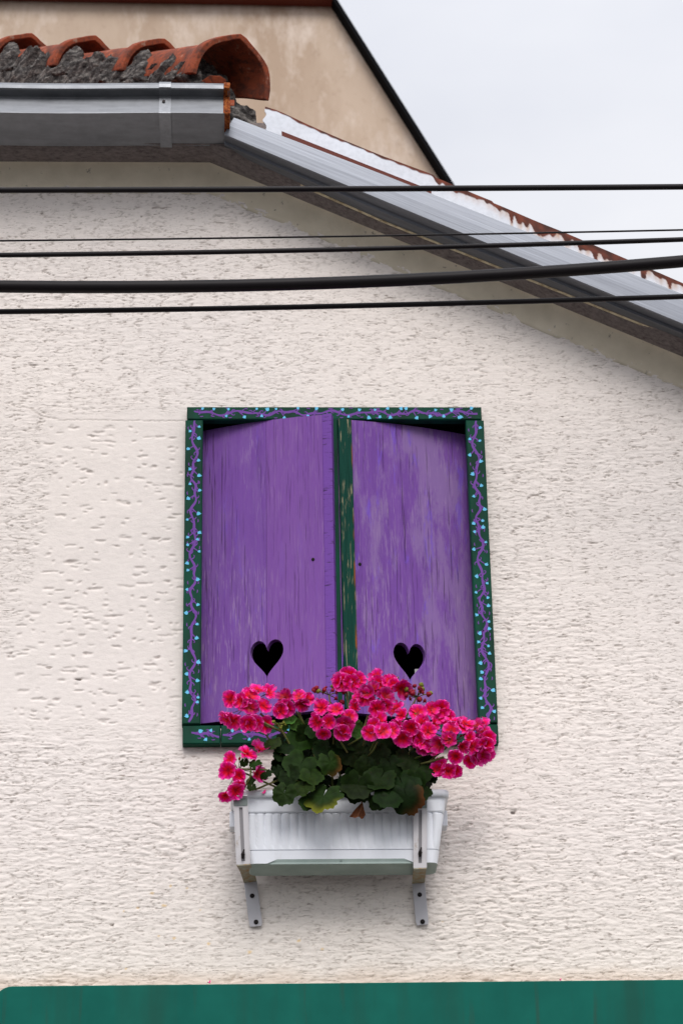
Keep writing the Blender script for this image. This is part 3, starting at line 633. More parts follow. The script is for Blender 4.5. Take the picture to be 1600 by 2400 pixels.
def frame_board(name, x0, x1, z0, z1, xtop=None, paint=None, fy=FY):
    m = MB(); dx = xtop or 0
    # bevelled board built as a chamfered box
    c_ = 0.003
    ring = [(x0+c_, z0+c_), (x1-c_, z0+c_), (x1-c_, z1-c_), (x0+c_, z1-c_)]; ring2 = [(x0, z0), (x1, z0), (x1, z1), (x0, z1)]
    vs_ = [(a, fy, b) for a, b in ring]+[(a, fy+c_, b) for a, b in ring2]+[(a, -0.0015 if fy < -.01 else 0, b) for a, b in ring2]
    m.add(vs_, [(0,1,2,3)]+[(k, 4+k, 4+(k+1)%4, (k+1)%4) for k in range(4)]+[(4+k, 8+k, 8+(k+1)%4, 4+(k+1)%4) for k in range(4)]+[(8,9,10,11)])
    if paint: paint(m, fy-0.0005)
    return m.build(name, MF, win)
x_tl, x_tr = atd(429, 950, FY).x, atd(1105, 950, FY).x
hwT = (zt0-zt1)/2; hwS = (xl1-xl0)/2
frame_board('frame_board', xl0+0.002, xr1-0.003, zt1, zt0, paint=lambda m, y: vine(m, (xl0+.022, (zt0+zt1)/2), (xr1-.015, (zt0+zt1)/2), hwT, y, True))
frame_board('frame_board', xl0-0.002, xl1, zb0+0.0025, zt1-0.0035, fy=FY-0.004, paint=lambda m, y: vine(m, ((xl0+xl1)/2, zt1-.006), ((xl0+xl1)/2, zb0+.008), hwS*1.0, y, False))
frame_board('frame_board', xr0, xr1+0.002, zb0+0.0025, zt1-0.0035, fy=FY-0.004, paint=lambda m, y: vine(m, ((xr0+xr1)/2, zt1-.006), ((xr0+xr1)/2, zb0+.008), hwS*1.0, y, False))
xj = atd(507, 1690, FY).x
frame_board('frame_board', xl0, xj-0.0008, zb1, zb0, paint=lambda m, y: vine(m, ((xl0+xl1)/2, (zb0+zb1)/2), (xj-.004, (zb0+zb1)/2), hwT*.95, y, True, .8))
frame_board('frame_board', xj+0.0008, xr1+0.002, zb1, zb0, paint=lambda m, y: vine(m, (xj+.006, (zb0+zb1)/2), (xr1-.012, (zb0+zb1)/2), hwT*.95, y, True, .8))
# shutters: flat boards, hinged on the outer side, the inner edge swung towards the viewer
def heart(n=40):
    pts = []
    for k in range(n):
        t = 2*math.pi*k/n; x = 16*math.sin(t)**3; y = 13*math.cos(t)-5*math.cos(2*t)-2*math.cos(3*t)-math.cos(4*t)
        pts.append((x/16, (y+2.5)/14.5))
    return pts
def shutter(H0, H1, zb_, zt_, hx, hz, hs, mat, name='shutter', thick=0.02, ztop1=None):
    """H0, H1: hinge and inner edge (x, y). local u runs H0 -> H1"""
    d = Vector((H1[0]-H0[0], H1[1]-H0[1])); L = d.length; d.normalize(); nrm = Vector((d.y, -d.x)) if d.x > 0 else Vector((-d.y, d.x))
    if nrm.y > 0: nrm = -nrm
    bm = bmesh.new(); sgn = 1
    outer_ = [(0, zb_[0]), (L, zb_[1]), (L, zt_[1])] + [(L*(1-k/8), zt_[0]+(zt_[1]-zt_[0])*(1-k/8)+ (0.0075*math.sin(math.pi*k/8))) for k in range(1, 8)] + [(0, zt_[0])]
    hh_ = [(hx+hs[0]*x, hz+hs[1]*y) for x, y in heart()]
    vs1 = [bm.verts.new((u, 0, z)) for u, z in outer_]; vs2 = [bm.verts.new((u, 0, z)) for u, z in hh_]
    es = [bm.edges.new((vs1[k], vs1[(k+1) % len(vs1)])) for k in range(len(vs1))]+[bm.edges.new((vs2[k], vs2[(k+1) % len(vs2)])) for k in range(len(vs2))]
    bmesh.ops.triangle_fill(bm, edges=es, use_beauty=True, use_dissolve=False)
    r_ = bmesh.ops.extrude_face_region(bm, geom=bm.faces[:])
    for v in [q for q in r_['geom'] if isinstance(q, bmesh.types.BMVert)]: v.co.y = thick
    cL = L/2; cz = (zb_[0]+zt_[0])/2
    org = Vector((H0[0]+d.x*cL, H0[1]+d.y*cL, cz))
    for v in bm.verts:
        u, t, z = v.co; p = Vector((H0[0]+d.x*u-nrm.x*t, H0[1]+d.y*u-nrm.y*t, z)); v.co = p-org
    bmesh.ops.recalc_face_normals(bm, faces=bm.faces)
    me = bpy.data.meshes.new(name); bm.to_mesh(me); bm.free(); me.materials.append(mat.m)
    o = bpy.data.objects.new(name, me); C.objects.link(o); o.parent = win; o.location = org-wloc(win)
    bv = o.modifiers.new('bevel', 'BEVEL'); bv.width = 0.0015; bv.segments = 2; bv.limit_method = 'ANGLE'; bv.angle_limit = R(50)
    return o, d, nrm, L
def hit(px, py, H0, H1):
    """where the sight line meets the vertical plane through H0-H1 -> (u, z)"""
    r_ = ray(px/.98, py/.98); n_ = Vector((-(H1[1]-H0[1]), H1[0]-H0[0])); den = r_.x*n_.x+r_.y*n_.y
    t = ((H0[0]-CAM.x)*n_.x+(H0[1]-CAM.y)*n_.y)/den; p = CAM+r_*t
    return math.hypot(p.x-H0[0], p.y-H0[1]), p.z
LH = (xl1-0.012, 0.032); LI = (atd(766, 1300, -0.075).x, -0.075)
RH = (xr0+0.012, 0.045); RI = (atd(771, 1300, -0.052).x, -0.052)
zLT = atd(756, 951, LI[1]).z; zRT = atd(800, 962, RI[1]).z
zLB = atd(750, 1639, -0.048).z; zLB0 = atd(463, 1663, LH[1]).z; zRB = atd(830, 1637, -0.04).z
hu, hz_ = hit(613, 1506, LH, LI); shL, dL, nL, LL = shutter(LH, LI, (zLB0, zLB0+.004), (zLT-.002, zLT), hu, hz_-.010, (0.047, 0.056), M_purL)
tag(shL, 'left shutter, smoother even purple')
hu, hz_ = hit(940, 1512, RH, RI); shR, dR, nR, LR = shutter(RH, RI, (zLB0, zLB0+.004), (zRT-.002, zRT), hu, hz_-.012, (0.046, 0.057), M_purR)
tag(shR, 'right shutter, sun-faded and blotchy purple')
def on_shutter(H0, d, nrm, u0, u1, z0, z1, y0, y1, taper=0.0, wav=0):
    m = MB(); secs = []
    for k in range(25):
        t = k/24; z = z0+(z1-z0)*t; w_ = wav*math.sin(t*7)
        a, b = u0+taper*(1-t), u1+taper*(1-t)*1.4+w_
        P_ = lambda u, h: (H0[0]+d.x*u+nrm.x*h, H0[1]+d.y*u+nrm.y*h, z)
        secs.append([P_(a, y0), P_(a, y1-.001), P_(a+.002, y1), P_(b-.002, y1), P_(b, y1-.001), P_(b, y0)])
    m.sweep(secs); return m
on_shutter(LH, dL, nL, LL-0.026, LL+0.001, zLB0+.004, zLT+.0015, -0.021, 0.0022).build('edge_strip', M_edge, win)
hb_l, _ = hit(774, 1000, RH, RI); hb_r, _ = hit(805, 1000, RH, RI)
on_shutter(RH, dR, nR, hb_r, hb_l-.001, zLB0+.012, zRT-.002, 0.0005, 0.012, -0.004).build('centre_batten', M_batten, win)
on_shutter(RH, dR, nR, hb_l-.0005, LR+0.0015, zLB0+.002, zRT-.001, -0.0215, 0.0035).build('centre_batten', M_green, win)
for (px, py, H0, d, nrm, H1) in ((719, 1285, LH, dL, nL, LI), (826, 1296, RH, dR, nR, RI), (590, 1562, LH, dL, nL, LI)):
    if px == 590: continue
    u, z = hit(px, py, H0, H1); p = Vector((H0[0]+d.x*u, H0[1]+d.y*u, z)); nn = Vector((nrm.x, nrm.y, 0))
    m = MB(); m.tube([p-nn*.002, p+nn*.0015, p+nn*.002], [0.0048, .0048, .003], 12); m.tube([p+nn*.0015, p+nn*.0032], .0016, 6); m.build('screw', M_black, win)
# pale catch plate seen through the right heart
q = atd(955, 1540, 0.03); m = MB(); m.box((q.x-.004, .028, q.z-.030), (q.x+.016, .034, q.z+.004)); m.build('catch_plate', G('grey_plate').col((.35,.34,.34)), win, bevel=.001)

# ------------------------------------------------------------------ flower box
fx = lambda px, py, Y: at(px, py, Y)
YR, YB = -0.190, -0.160        # rim front, bottom front
zr1 = at(800, 1851, YR).z; zr0_ = at(800, 1866, YR).z; zband = at(800, 1901, -.183).z; zline = at(800, 1992, YB-.004).z; zbot = at(620, 2024, YB).z; zbotm = at(800, 2013, YB).z
xR0, xR1 = at(541, 1860, YR).x, at(1051, 1855, YR).x
tz = lambda z: (zr0_-z)/(zr0_-zbot)
def xin(z, left=False): return 0.006+(0.040 if left else 0.026)*tz(z)
fbox = thing('flower_box', ((xR0+xR1)/2, -.1, zbot), 'white fluted plastic window box held by two metal brackets under the window', 'flower box')
# body: ribbed front, smooth ends; outline sections by height
def outline(z, ribs, inset=0.0, yb=-0.030, rd=0.007):
    yf = YR+0.008+0.022*tz(z)+inset; xa_, xb_ = xR0+xin(z, True)+inset, xR1-xin(z)-inset; cr = 0.018
    pts = []
    n = 240
    for k in range(n+1):
        t = k/n; x = xa_+cr+(xb_-xa_-2*cr)*t
        u = (x-xR0)/(xR1-xR0)*26; fr = u-math.floor(u)
        rib = (rd*math.sin(math.pi*fr)**0.6 if ribs and 1.6 < u < 24.6 else 0.0)
        pts.append((x, yf+rd*(1 if ribs else 0)-rib, z))
    for k in range(1, 7): a = k/6*math.pi/2; pts.append((xb_-cr+cr*math.sin(a), yf+cr-cr*math.cos(a), z))
    ybk = yb-0.02*tz(z)-inset
    pts += [(xb_, ybk-cr, z), (xb_-cr*.3, ybk-cr*.3, z), (xb_-cr, ybk, z), (xa_+cr, ybk, z), (xa_+cr*.3, ybk-cr*.3, z), (xa_, ybk-cr, z)]
    for k in range(0, 6): a = k/6*math.pi/2; pts.append((xa_+cr-cr*math.cos(a), yf+cr-cr*math.sin(a), z))
    return pts
m = MB(); secs = []
secs.append(outline(zr1-0.004, False)); secs.append(outline(zband+0.003, False)); secs.append(outline(zband, False, .001))
secs.append(outline(zband-0.001, False, .0045)); secs.append(outline(zband-.005, True, .0005))
for k in range(1, 8): secs.append(outline(zband-.005+(zline+.003-zband+.005)*k/8, True, 0.0005, rd=0.007*(1-k/8)**.5))
secs.append(outline(zline+0.002, False, .0008)); secs.append(outline(zline+0.0015, False, .006)); secs.append(outline(zline, False, .006)); secs.append(outline(zline-0.0005, False, 0.0))
def botsec(z_end, z_mid):
    o_ = outline(z_end, False); res = []
    for (x, y, z) in o_:
        t = (x-xR0)/(xR1-xR0)
        rise = min(1, max(0, (t-.165)/.045))*min(1, max(0, (.835-t)/.045))
        res.append((x, y, z+(z_mid-z_end)*rise if y < -0.12 else z))
    return res
secs.append(botsec(zbot, zbotm))
m.sweep(secs, caps=False)
body = m.build('box_body', M_plastic, fbox, smooth=False)
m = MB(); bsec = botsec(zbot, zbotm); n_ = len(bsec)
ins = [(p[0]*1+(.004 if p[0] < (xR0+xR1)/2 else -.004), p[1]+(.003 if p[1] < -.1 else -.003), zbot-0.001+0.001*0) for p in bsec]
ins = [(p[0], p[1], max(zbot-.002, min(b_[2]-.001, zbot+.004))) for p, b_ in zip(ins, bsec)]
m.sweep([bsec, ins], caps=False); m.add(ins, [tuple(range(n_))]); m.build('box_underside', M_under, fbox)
# rim: outward lip with rounded corners, plus rear hanging flanges
def rimsec(o, z):
    cr = 0.02; xa_, xb_, ya, yb_ = xR0-o, xR1+o, YR-o, -0.022+o*.5; pts = []
    for (cx, cy, a0_) in ((xb_-cr, ya+cr, -90), (xb_-cr, yb_-cr, 0), (xa_+cr, yb_-cr, 90), (xa_+cr, ya+cr, 180)):
        for k in range(7): a = R(a0_+15*k); pts.append((cx+cr*math.cos(a), cy+cr*math.sin(a), z))
    return pts
m = MB(); m.sweep([rimsec(-.010, zr0_-.002), rimsec(0, zr0_), rimsec(.0015, zr1-.003), rimsec(0, zr1), rimsec(-.008, zr1+.001), rimsec(-.010, zr1-.004), rimsec(-.0105, zr0_-.0015)], caps=False); m.build('rim', M_plastic, fbox, smooth=True)
for x0, x1 in ((xR0-.004, xR0+.010), (xR1-.010, xR1+.004)):
    m = MB(); m.box((x0, -.075, zr0_-.045), (x1, -.028, zr0_-.0025)); m.build('hanging_flange', M_cream if False else M_plastic, fbox, bevel=.002)
m = MB(); m.add([(p[0], p[1], zr1-.014) for p in outline(zr1-.014, False, .003)][::4], [tuple(range(len(outline(0, False)[::4])))]); m.build('soil', M_soil, fbox)

# brackets
def bracket(Z, label, slot_end):
    """Z: dict with image points (source px)"""
    t = 0.003
    th = thing('box_bracket', at(*Z['low'][0], -0.006), label, 'bracket', 'metal brackets carrying the flower box')
    def strap(pl, name, mats, smooth=False, hole=None):
        m = MB()
        for i in range(len(pl)-1):
            (a, b), (c_, d_) = pl[i], pl[i+1]
            n_ = (b-a).cross(c_-a).normalized()
            if n_.y > 0: n_ = -n_
            m.hexa([a, b, d_, c_, a-n_*t*-1, b+n_*t, d_+n_*t, c_+n_*t])
        return m.build(name, mats, th, bevel=0.0006)
    Yt, Yb_ = YR-0.008, YB-0.009
    A, B = [at(*p, Yt) for p in Z['top']]; Cq, D = [at(*p, Yb_) for p in Z['bend']]
    # upright with slot: left rail, right rail, top and bottom pieces
    def lp(u, v): return A.lerp(B, u).lerp(Cq.lerp(D, u), v)
    m = MB()
    def pc(u0, u1, v0, v1, dy=0.0):
        p = [lp(u0, v0), lp(u1, v0), lp(u1, v1), lp(u0, v1)]
        m.hexa([q+Vector((0, dy, 0)) for q in p]+[q+Vector((0, dy+t, 0)) for q in p])
    pc(0, .37, 0, 1); pc(.63, 1, 0, 1); pc(.37, .63, 0, .13); pc(.37, .63, slot_end, 1)
    # folded side lips give the strap its channel look
    for u0, u1 in ((-.02, .04), (.96, 1.02)):
        p = [lp(u0, 0), lp(u1, 0), lp(u1, 1), lp(u0, 1)]; m.hexa([q+Vector((0, -.0012, 0)) for q in p]+[q+Vector((0, t+.002, 0)) for q in p])
    o = m.build('upright', M_brk, th)
    p = [lp(.37, .13), lp(.63, .13), lp(.63, slot_end), lp(.37, slot_end)]; m = MB(); m.hexa([q+Vector((0, t+.0015, 0)) for q in p]+[q+Vector((0, t+.0030, 0)) for q in p]); m.build('slot_back', G('grey_slot').col((.26,.25,.26)).set(Roughness=.6), th)
    # hook over the rim
    m = MB(); k0, k1 = lp(-.02, -.012), lp(1.02, -.012)
    m.hexa([k0+Vector((0,-.012,.001)), k1+Vector((0,-.012,.001)), k1+Vector((0,-.012,.004)), k0+Vector((0,-.012,.004)), k0+Vector((0,.014,.001)), k1+Vector((0,.014,.001)), k1+Vector((0,.014,.004)), k0+Vector((0,.014,.004))])
    m.build('hook', M_brk, th, bevel=.001)
    m = MB(); k2, k3 = lp(.0, .0), lp(1., .0); k4, k5 = lp(0, .11), lp(1, .11)
    m.hexa([k2+Vector((0,-.0022,0)), k3+Vector((0,-.0022,0)), k5+Vector((0,-.0016,0)), k4+Vector((0,-.0016,0)), k2+Vector((0,-.0002,0)), k3+Vector((0,-.0002,0)), k5+Vector((0,-.0002,0)), k4+Vector((0,-.0002,0))]); m.build('hook_shade_tab', G('dark_hook_tab').col((.20, .23, .22)).set(Roughness=.5, Metallic=.3), th)  # dark colour stands in for shade under the folded hook
    # arm running back under the box to the wall
    E, Fq = [at(*p, -0.010) for p in Z['wall']]; G_, Hq = [at(*p, -0.008) for p in Z['low']]
    m = MB(); dn = Vector((0, 0, -t))
    secs = []
    for k in range(11):
        s_ = k/10; a = Cq.lerp(E, s_); b = D.lerp(Fq, s_); sag = Vector((0, 0, 0.006*math.sin(math.pi*s_)))
        secs.append([a+sag, b+sag, b+sag+dn, a+sag+dn])
    m.sweep(secs); m.build('arm', M_brk2, th)
    m = MB(); secs = []
    for k in range(13):
        s_ = k/12; a = E.lerp(G_, s_); b = Fq.lerp(Hq, s_); ctr = (a+b)/2
        cut = 1.0 if k < 12 else 0.88
        a = ctr+(a-ctr)*cut; b = ctr+(b-ctr)*cut
        if k == 11: pass
        y = Vector((0, -t, 0)); secs.append([a+y, b+y, b, a])
    m.sweep(secs); m.build('wall_plate', G('grey_enamel').col((.42, .41, .43)).set(Roughness=.45), th, bevel=.001)
    for sp_ in Z['screws']:
        p = at(*sp_, -0.0135); m = MB(); m.tube([p+Vector((0,.004,0)), p, p+Vector((0,-.002,0))], [.0062, .0062, .004], 14); m.tube([p+Vector((0,-.001,0)), p+Vector((0,-.004,0))], .0022, 6); m.build('screw', M_black, th)
    p = lp(.5, Z['nut'])+Vector((0, -.003, 0)); m = MB(); m.tube([p+Vector((0,.006,0)), p+Vector((0,-.004,0))], .0052, 8); m.tube([p+Vector((-.001,-.003,-.012)), p+Vector((0,-.006,0)), p+Vector((.003,-.004,.013))], [.0028, .004, .0016], 7); m.build('wing_nut', M_black, th)
z6 = lambda x, y: (500+x/2.613, 1800+y/2.613)
bracket(dict(top=[z6(124,190), z6(208,187)], bend=[z6(143,592), z6(226,586)], wall=[z6(188,700), z6(266,690)], low=[z6(222,976), z6(302,968)], screws=[z6(238,782), z6(262,942)], nut=.86),
        'left white metal bracket of the flower box, with rust stains at its bend', 0.955)
bracket(dict(top=[z6(1225,203), z6(1306,200)], bend=[z6(1225,612), z6(1304,610)], wall=[z6(1215,705), z6(1293,698)], low=[z6(1240,966), z6(1318,960)], screws=[z6(1262,775), z6(1280,940)], nut=.78),
        'right white metal bracket of the flower box, upright and nearly clean', 0.93)

# ------------------------------------------------------------------ geranium
soil_z = zr1-0.012
ger = thing('geranium', ((xR0+xR1)/2, -0.11, soil_z), 'bushy geranium with dark scalloped leaves and hot pink red-centred blossoms in the white box', 'plant')
rl = random.Random(17)
view = (CAM-Vector(((xR0+xR1)/2, -.15, soil_z))).normalized()
def col_attr(me, cols):
    a = me.attributes.new('tint', 'FLOAT_COLOR', 'POINT')
    for i, c_ in enumerate(cols): a.data[i].color = (*c_, 1)
# --- leaves
LV, LF, LC = [], [], []
def leaf(c, nrm, up_, r_, tone, edge=None):
    nrm = nrm.normalized(); u_ = (up_-nrm*up_.dot(nrm)).normalized(); s_ = nrm.cross(u_)      # u_ points to the leaf tip
    o = len(LV); nr_, na_ = 5, 45; ph = rl.uniform(0, 6); cup = rl.uniform(-.10, .30); nl = rl.choice((5, 7)); fold = rl.uniform(.01, .05)
    LV.append(c); LC.append(tone)
    for i in range(1, nr_+1):
        f = i/nr_
        for k in range(na_):
            a = 2*math.pi*(k+.5)/na_ - math.pi; gap = abs(a)/math.pi     # a = 0 at tip, +-pi at petiole notch
            lobe = 0.80 + 0.20*abs(math.cos(a*nl/2))**0.6 + 0.035*math.cos(a*nl*3+ph) + 0.02*math.sin(a*23+ph)
            notch = 1 - 0.45*max(0, (gap-.86)/.14)**1.2
            rr = r_*f*(1-(1-lobe*notch)*f**1.5)
            h = r_*(cup*f*f + fold*f*math.cos(a*nl) + 0.06*f*f*math.sin(a*3+ph))
            LV.append(c + u_*(rr*math.cos(a)) + s_*(rr*math.sin(a)) - nrm*h)
            vein = 1+0.15*max(0, math.cos(a*nl))**8*(1 if f < .95 else .4)
            zone = 0.72 if 0.45 < f < 0.75 else 1.0
            t_ = tuple(q*vein*zone for q in tone)
            if f > .95: t_ = tuple(q*1.35 for q in tone)
            if edge and f > .55: kk = (f-.55)/.45*max(0, math.cos(a-edge[1]))*.5; t_ = tuple(t_[j]*(1-kk)+edge[0][j]*kk for j in range(3))
            LC.append(t_)
    for k in range(na_-1): LF.append((o, o+1+k, o+1+k+1))
    for i in range(1, nr_):
        for k in range(na_-1):
            a = o+1+(i-1)*na_+k; b = a+na_; LF.append((a, a+1, b+1, b))
A_ = lambda x, y: (500+x/3.92, 1550+y/3.92); B_ = lambda x, y: (800+x/3.92, 1550+y/3.92)
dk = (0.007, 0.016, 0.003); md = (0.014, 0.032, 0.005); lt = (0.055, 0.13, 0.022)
hand = [  # image point, depth, radius(m), tone, normal tweak
 (A_(700,530),-.20,.020,lt),(A_(760,580),-.19,.020,lt),(A_(640,600),-.19,.015,lt),(A_(540,735),-.215,.025,md),(A_(655,790),-.20,.026,dk),(A_(800,700),-.185,.040,md),(A_(920,620),-.19,.028,md),
 (A_(800,950),-.215,.048,md),(A_(900,1060),-.235,.034,md),(A_(1075,930),-.225,.036,md),(A_(1040,830),-.19,.038,dk),(A_(835,1160),-.245,.034,md),(A_(650,1215),-.245,.034,md),(A_(1010,1240),-.250,.054,md),
 (A_(870,1290),-.24,.026,md),(A_(1320,1150),-.240,.046,dk),(A_(1400,960),-.22,.030,dk),(A_(1230,720),-.20,.036,dk),(A_(1320,610),-.19,.020,lt),(A_(1140,640),-.18,.02,md),(A_(1310,560),-.185,.012,lt),
 (A_(700,1050),-.22,.032,dk),(A_(590,1000),-.21,.016,dk),(A_(350,1150),-.215,.013,md),(A_(385,930),-.225,.018,md),(A_(280,925),-.22,.013,md),(A_(340,1090),-.21,.014,md),(A_(480,1030),-.22,.018,dk),(A_(610,870),-.20,.02,dk),
 (B_(150,660),-.20,.018,lt),(B_(500,730),-.20,.040,dk),(B_(330,850),-.20,.036,dk),(B_(210,960),-.215,.030,dk),(B_(350,1080),-.235,.045,dk),(B_(140,1150),-.245,.046,dk),(B_(560,1130),-.24,.050,dk),(B_(600,1250),-.25,.048,dk),
 (B_(430,1230),-.25,.042,dk),(B_(330,1270),-.248,.030,dk),(B_(700,1000),-.22,.040,dk),(B_(720,1170),-.23,.036,dk),(B_(780,980),-.215,.030,dk),(B_(620,900),-.21,.042,dk),(B_(770,880),-.20,.026,dk),(B_(100,850),-.20,.036,dk),(B_(460,980),-.22,.038,dk),(B_(680,1080),-.24,.030,dk)]
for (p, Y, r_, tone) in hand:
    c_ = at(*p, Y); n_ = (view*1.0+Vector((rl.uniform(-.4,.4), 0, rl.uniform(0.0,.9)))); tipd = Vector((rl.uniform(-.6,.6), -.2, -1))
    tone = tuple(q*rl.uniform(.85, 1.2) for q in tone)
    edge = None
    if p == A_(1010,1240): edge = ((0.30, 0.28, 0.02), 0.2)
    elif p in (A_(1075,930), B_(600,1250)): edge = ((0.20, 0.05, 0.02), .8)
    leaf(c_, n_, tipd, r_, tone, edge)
for k in range(95):   # inner mass of foliage between wall side and front
    for _ in range(60):
        px, py = rl.uniform(640, 1015), rl.uniform(1690, 1895)
        if ((px-830)/195)**2+((py-1800)/115)**2 < 1 and not (px < 680 and py > 1860): break
    Y = rl.uniform(-.19, -.075); c_ = at(px, py, Y)
    if c_.z < zr1+.01 and Y > -.2: c_.z = zr1+rl.uniform(.02,.08)
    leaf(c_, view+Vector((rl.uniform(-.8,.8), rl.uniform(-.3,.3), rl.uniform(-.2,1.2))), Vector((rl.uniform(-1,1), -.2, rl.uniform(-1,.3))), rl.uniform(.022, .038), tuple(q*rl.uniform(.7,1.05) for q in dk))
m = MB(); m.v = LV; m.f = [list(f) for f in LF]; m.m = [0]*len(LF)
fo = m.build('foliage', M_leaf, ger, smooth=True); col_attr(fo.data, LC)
# --- blossoms
def blossom_mesh(seed, openness=1.0, dark=1.0):
    rb = random.Random(seed); V, Fc, Cc_ = [], [], []; npt = rb.choice((5, 6, 7)); R0 = 0.0225
    for p_ in range(npt):
        a0_ = 2*math.pi*p_/npt+rb.uniform(-.15, .15); L = R0*rb.uniform(.88, 1.08); Wd = R0*rb.uniform(.385, .44)*(5.6/npt if npt > 5 else 1.0); lay = (p_ % 2)*.0022 + (0.003 if p_ >= 5 else 0)
        tilt = rb.uniform(.12, .42)/openness; o = len(V); nu, nv_ = 8, 10; ph = rb.uniform(0, 6)
        for i in range(nu+1):
            t = i/nu
            wid = Wd*(0.22+0.98*math.sin(min(1, t*1.02)**0.85*math.pi*0.60))*(1 if t < .8 else math.sqrt(max(0.02, 1-((t-.8)/.215)**2)))
            for j in range(nv_+1):
                s_ = j/nv_*2-1; rad = L*t*(1-0.10*abs(s_)**2*t) - (0.0012*(1-abs(s_))**2 if t > .95 else 0)
                x = rad; y = s_*wid
                z = L*(tilt*t**1.6 + 0.13*t*math.sin(s_*4+ph)*t + 0.14*s_*s_*t - (0.24*max(0, t-.68)**1.2*2)) + lay + 0.0013*math.sin(s_*11+ph)*t*t
                ca, sa = math.cos(a0_), math.sin(a0_)
                V.append((x*ca-y*sa, x*sa+y*ca, z))
                e = max(t, abs(s_)*0.75*min(1,t*1.5)); e2 = sm(0.36, 0.70, e+0.06*math.sin(s_*7+ph)); rim = sm(.76, .96, e)
                red = np.array([0.80, 0.003, 0.03]); pink = np.array([0.95, 0.010, 0.33]); lite = np.array([1.0, 0.20, 0.66]); deep = np.array([0.30, 0.002, 0.02])
                c_ = red*(1-e2)+pink*e2; c_ = c_*(1-rim*.8)+lite*rim*.8
                dz = 1-sm(0.06, 0.26, t); c_ = c_*(1-dz*.8)+deep*dz*.8
                if abs(s_) < .2 and .2 < t < .7: c_ = c_*.85
                Cc_.append(tuple(c_))
        for i in range(nu):
            for j in range(nv_): a = o+i*(nv_+1)+j; Fc.append((a, a+1, a+nv_+2, a+nv_+1))
    for k in range(5):   # stamens
        a = k*1.26; o = len(V); x, y = .0014*math.cos(a), .0014*math.sin(a)
        V += [(x-.0006, y, 0), (x+.0006, y, 0), (x*1.6, y*1.6, .006)]; Fc.append((o, o+1, o+2)); Cc_ += [(0.35, .02, .03)]*3
    Cc_ = [tuple(q*dark for q in c_) if dark < 1 else c_ for c_ in Cc_]; me = bpy.data.meshes.new('blossom'); me.from_pydata(V, [], Fc); me.materials.append(M_petal.m); me.polygons.foreach_set('use_smooth', [True]*len(Fc)); col_attr(me, Cc_)
    me.update(); return me
BM = [blossom_mesh(s, 1.0) for s in range(8)]+[blossom_mesh(20+s, .5, .6) for s in range(2)]+[blossom_mesh(30, .8)]
base_pt = lambda: Vector((rl.uniform(xR0+.12, xR1-.10), rl.uniform(-.14, -.09), soil_z))
heads = [
 # centre, depth, blossoms [(x,y,size,darkness)], base x fraction
 (A_(290,430), -.235, [A_(165,345),A_(262,372),A_(335,425),A_(455,412),A_(112,455),A_(410,275),A_(330,330),A_(190,535),A_(330,560),A_(500,292),A_(255,470),A_(385,560),A_(120,520),A_(470,580)], 'wide blossom cluster at the left end above the box'),
 (A_(750,380), -.225, [A_(665,340),A_(790,330),A_(670,420),A_(865,350),A_(745,400),A_(800,395),A_(620,455)], None),
 (A_(1265,165), -.235, [A_(1240,125),A_(1180,195),A_(1330,175),A_(1260,195),A_(1385,150),A_(1150,170)], 'topmost blossom cluster on an upright stalk'),
 (A_(1110,540), -.255, [A_(1000,430),A_(1060,555),A_(1010,660),A_(1205,590),A_(1190,430),A_(960,550),A_(1130,450),A_(1245,510),A_(1180,650)], None),
 (A_(230,1000), -.235, [A_(310,860),A_(410,815),A_(140,1000),A_(240,1045),A_(140,1140),A_(225,1130),A_(110,1225),A_(395,1035),A_(165,900),A_(200,1180),A_(270,935)], 'lowest left cluster trailing over the box end'),
 (B_(310,370), -.265, [B_(240,290),B_(320,425),B_(390,330),B_(150,330),B_(200,400),B_(300,260),B_(130,410),B_(400,400),B_(220,330)], None),
 (B_(470,240), -.225, [B_(325,150),B_(440,190),B_(540,250),B_(345,215),B_(500,300),B_(480,220)], None),
 (B_(350,640), -.270, [B_(265,655),B_(380,640),B_(340,545),B_(460,640),B_(300,590)], None),
 (B_(640,560), -.255, [B_(560,500),B_(730,575),B_(820,445),B_(845,570),B_(610,660),B_(510,600),B_(500,440),B_(700,480),B_(640,600),B_(560,700),B_(660,740),B_(790,640)], None),
 (B_(930,460), -.235, [B_(920,430),B_(960,500),B_(890,500)], None),
 (B_(790,740), -.235, [B_(740,740),B_(820,720),B_(760,790),B_(850,790),B_(690,700)], None),
 (B_(1030,740), -.275, [B_(1090,620),B_(985,725),B_(1050,865),B_(1170,700),B_(950,640),B_(1030,555),B_(905,760),B_(1100,780),B_(1010,640),B_(1190,780),B_(1000,810),B_(1130,580)], 'big blossom cluster hanging low on the right'),
 (B_(960,1000), -.22, [B_(910,980),B_(980,1005),B_(1040,1000),B_(880,1000)], None),
 (B_(1270,740), -.225, [B_(1230,620),B_(1305,660),B_(1325,760),B_(1250,740),B_(1200,850),B_(1320,840),B_(1290,590),B_(1180,910),B_(1260,850),B_(1340,700),B_(1225,690)], 'rightmost blossom cluster hiding the corner of the green frame'),
]
nb = 0; headpts = []
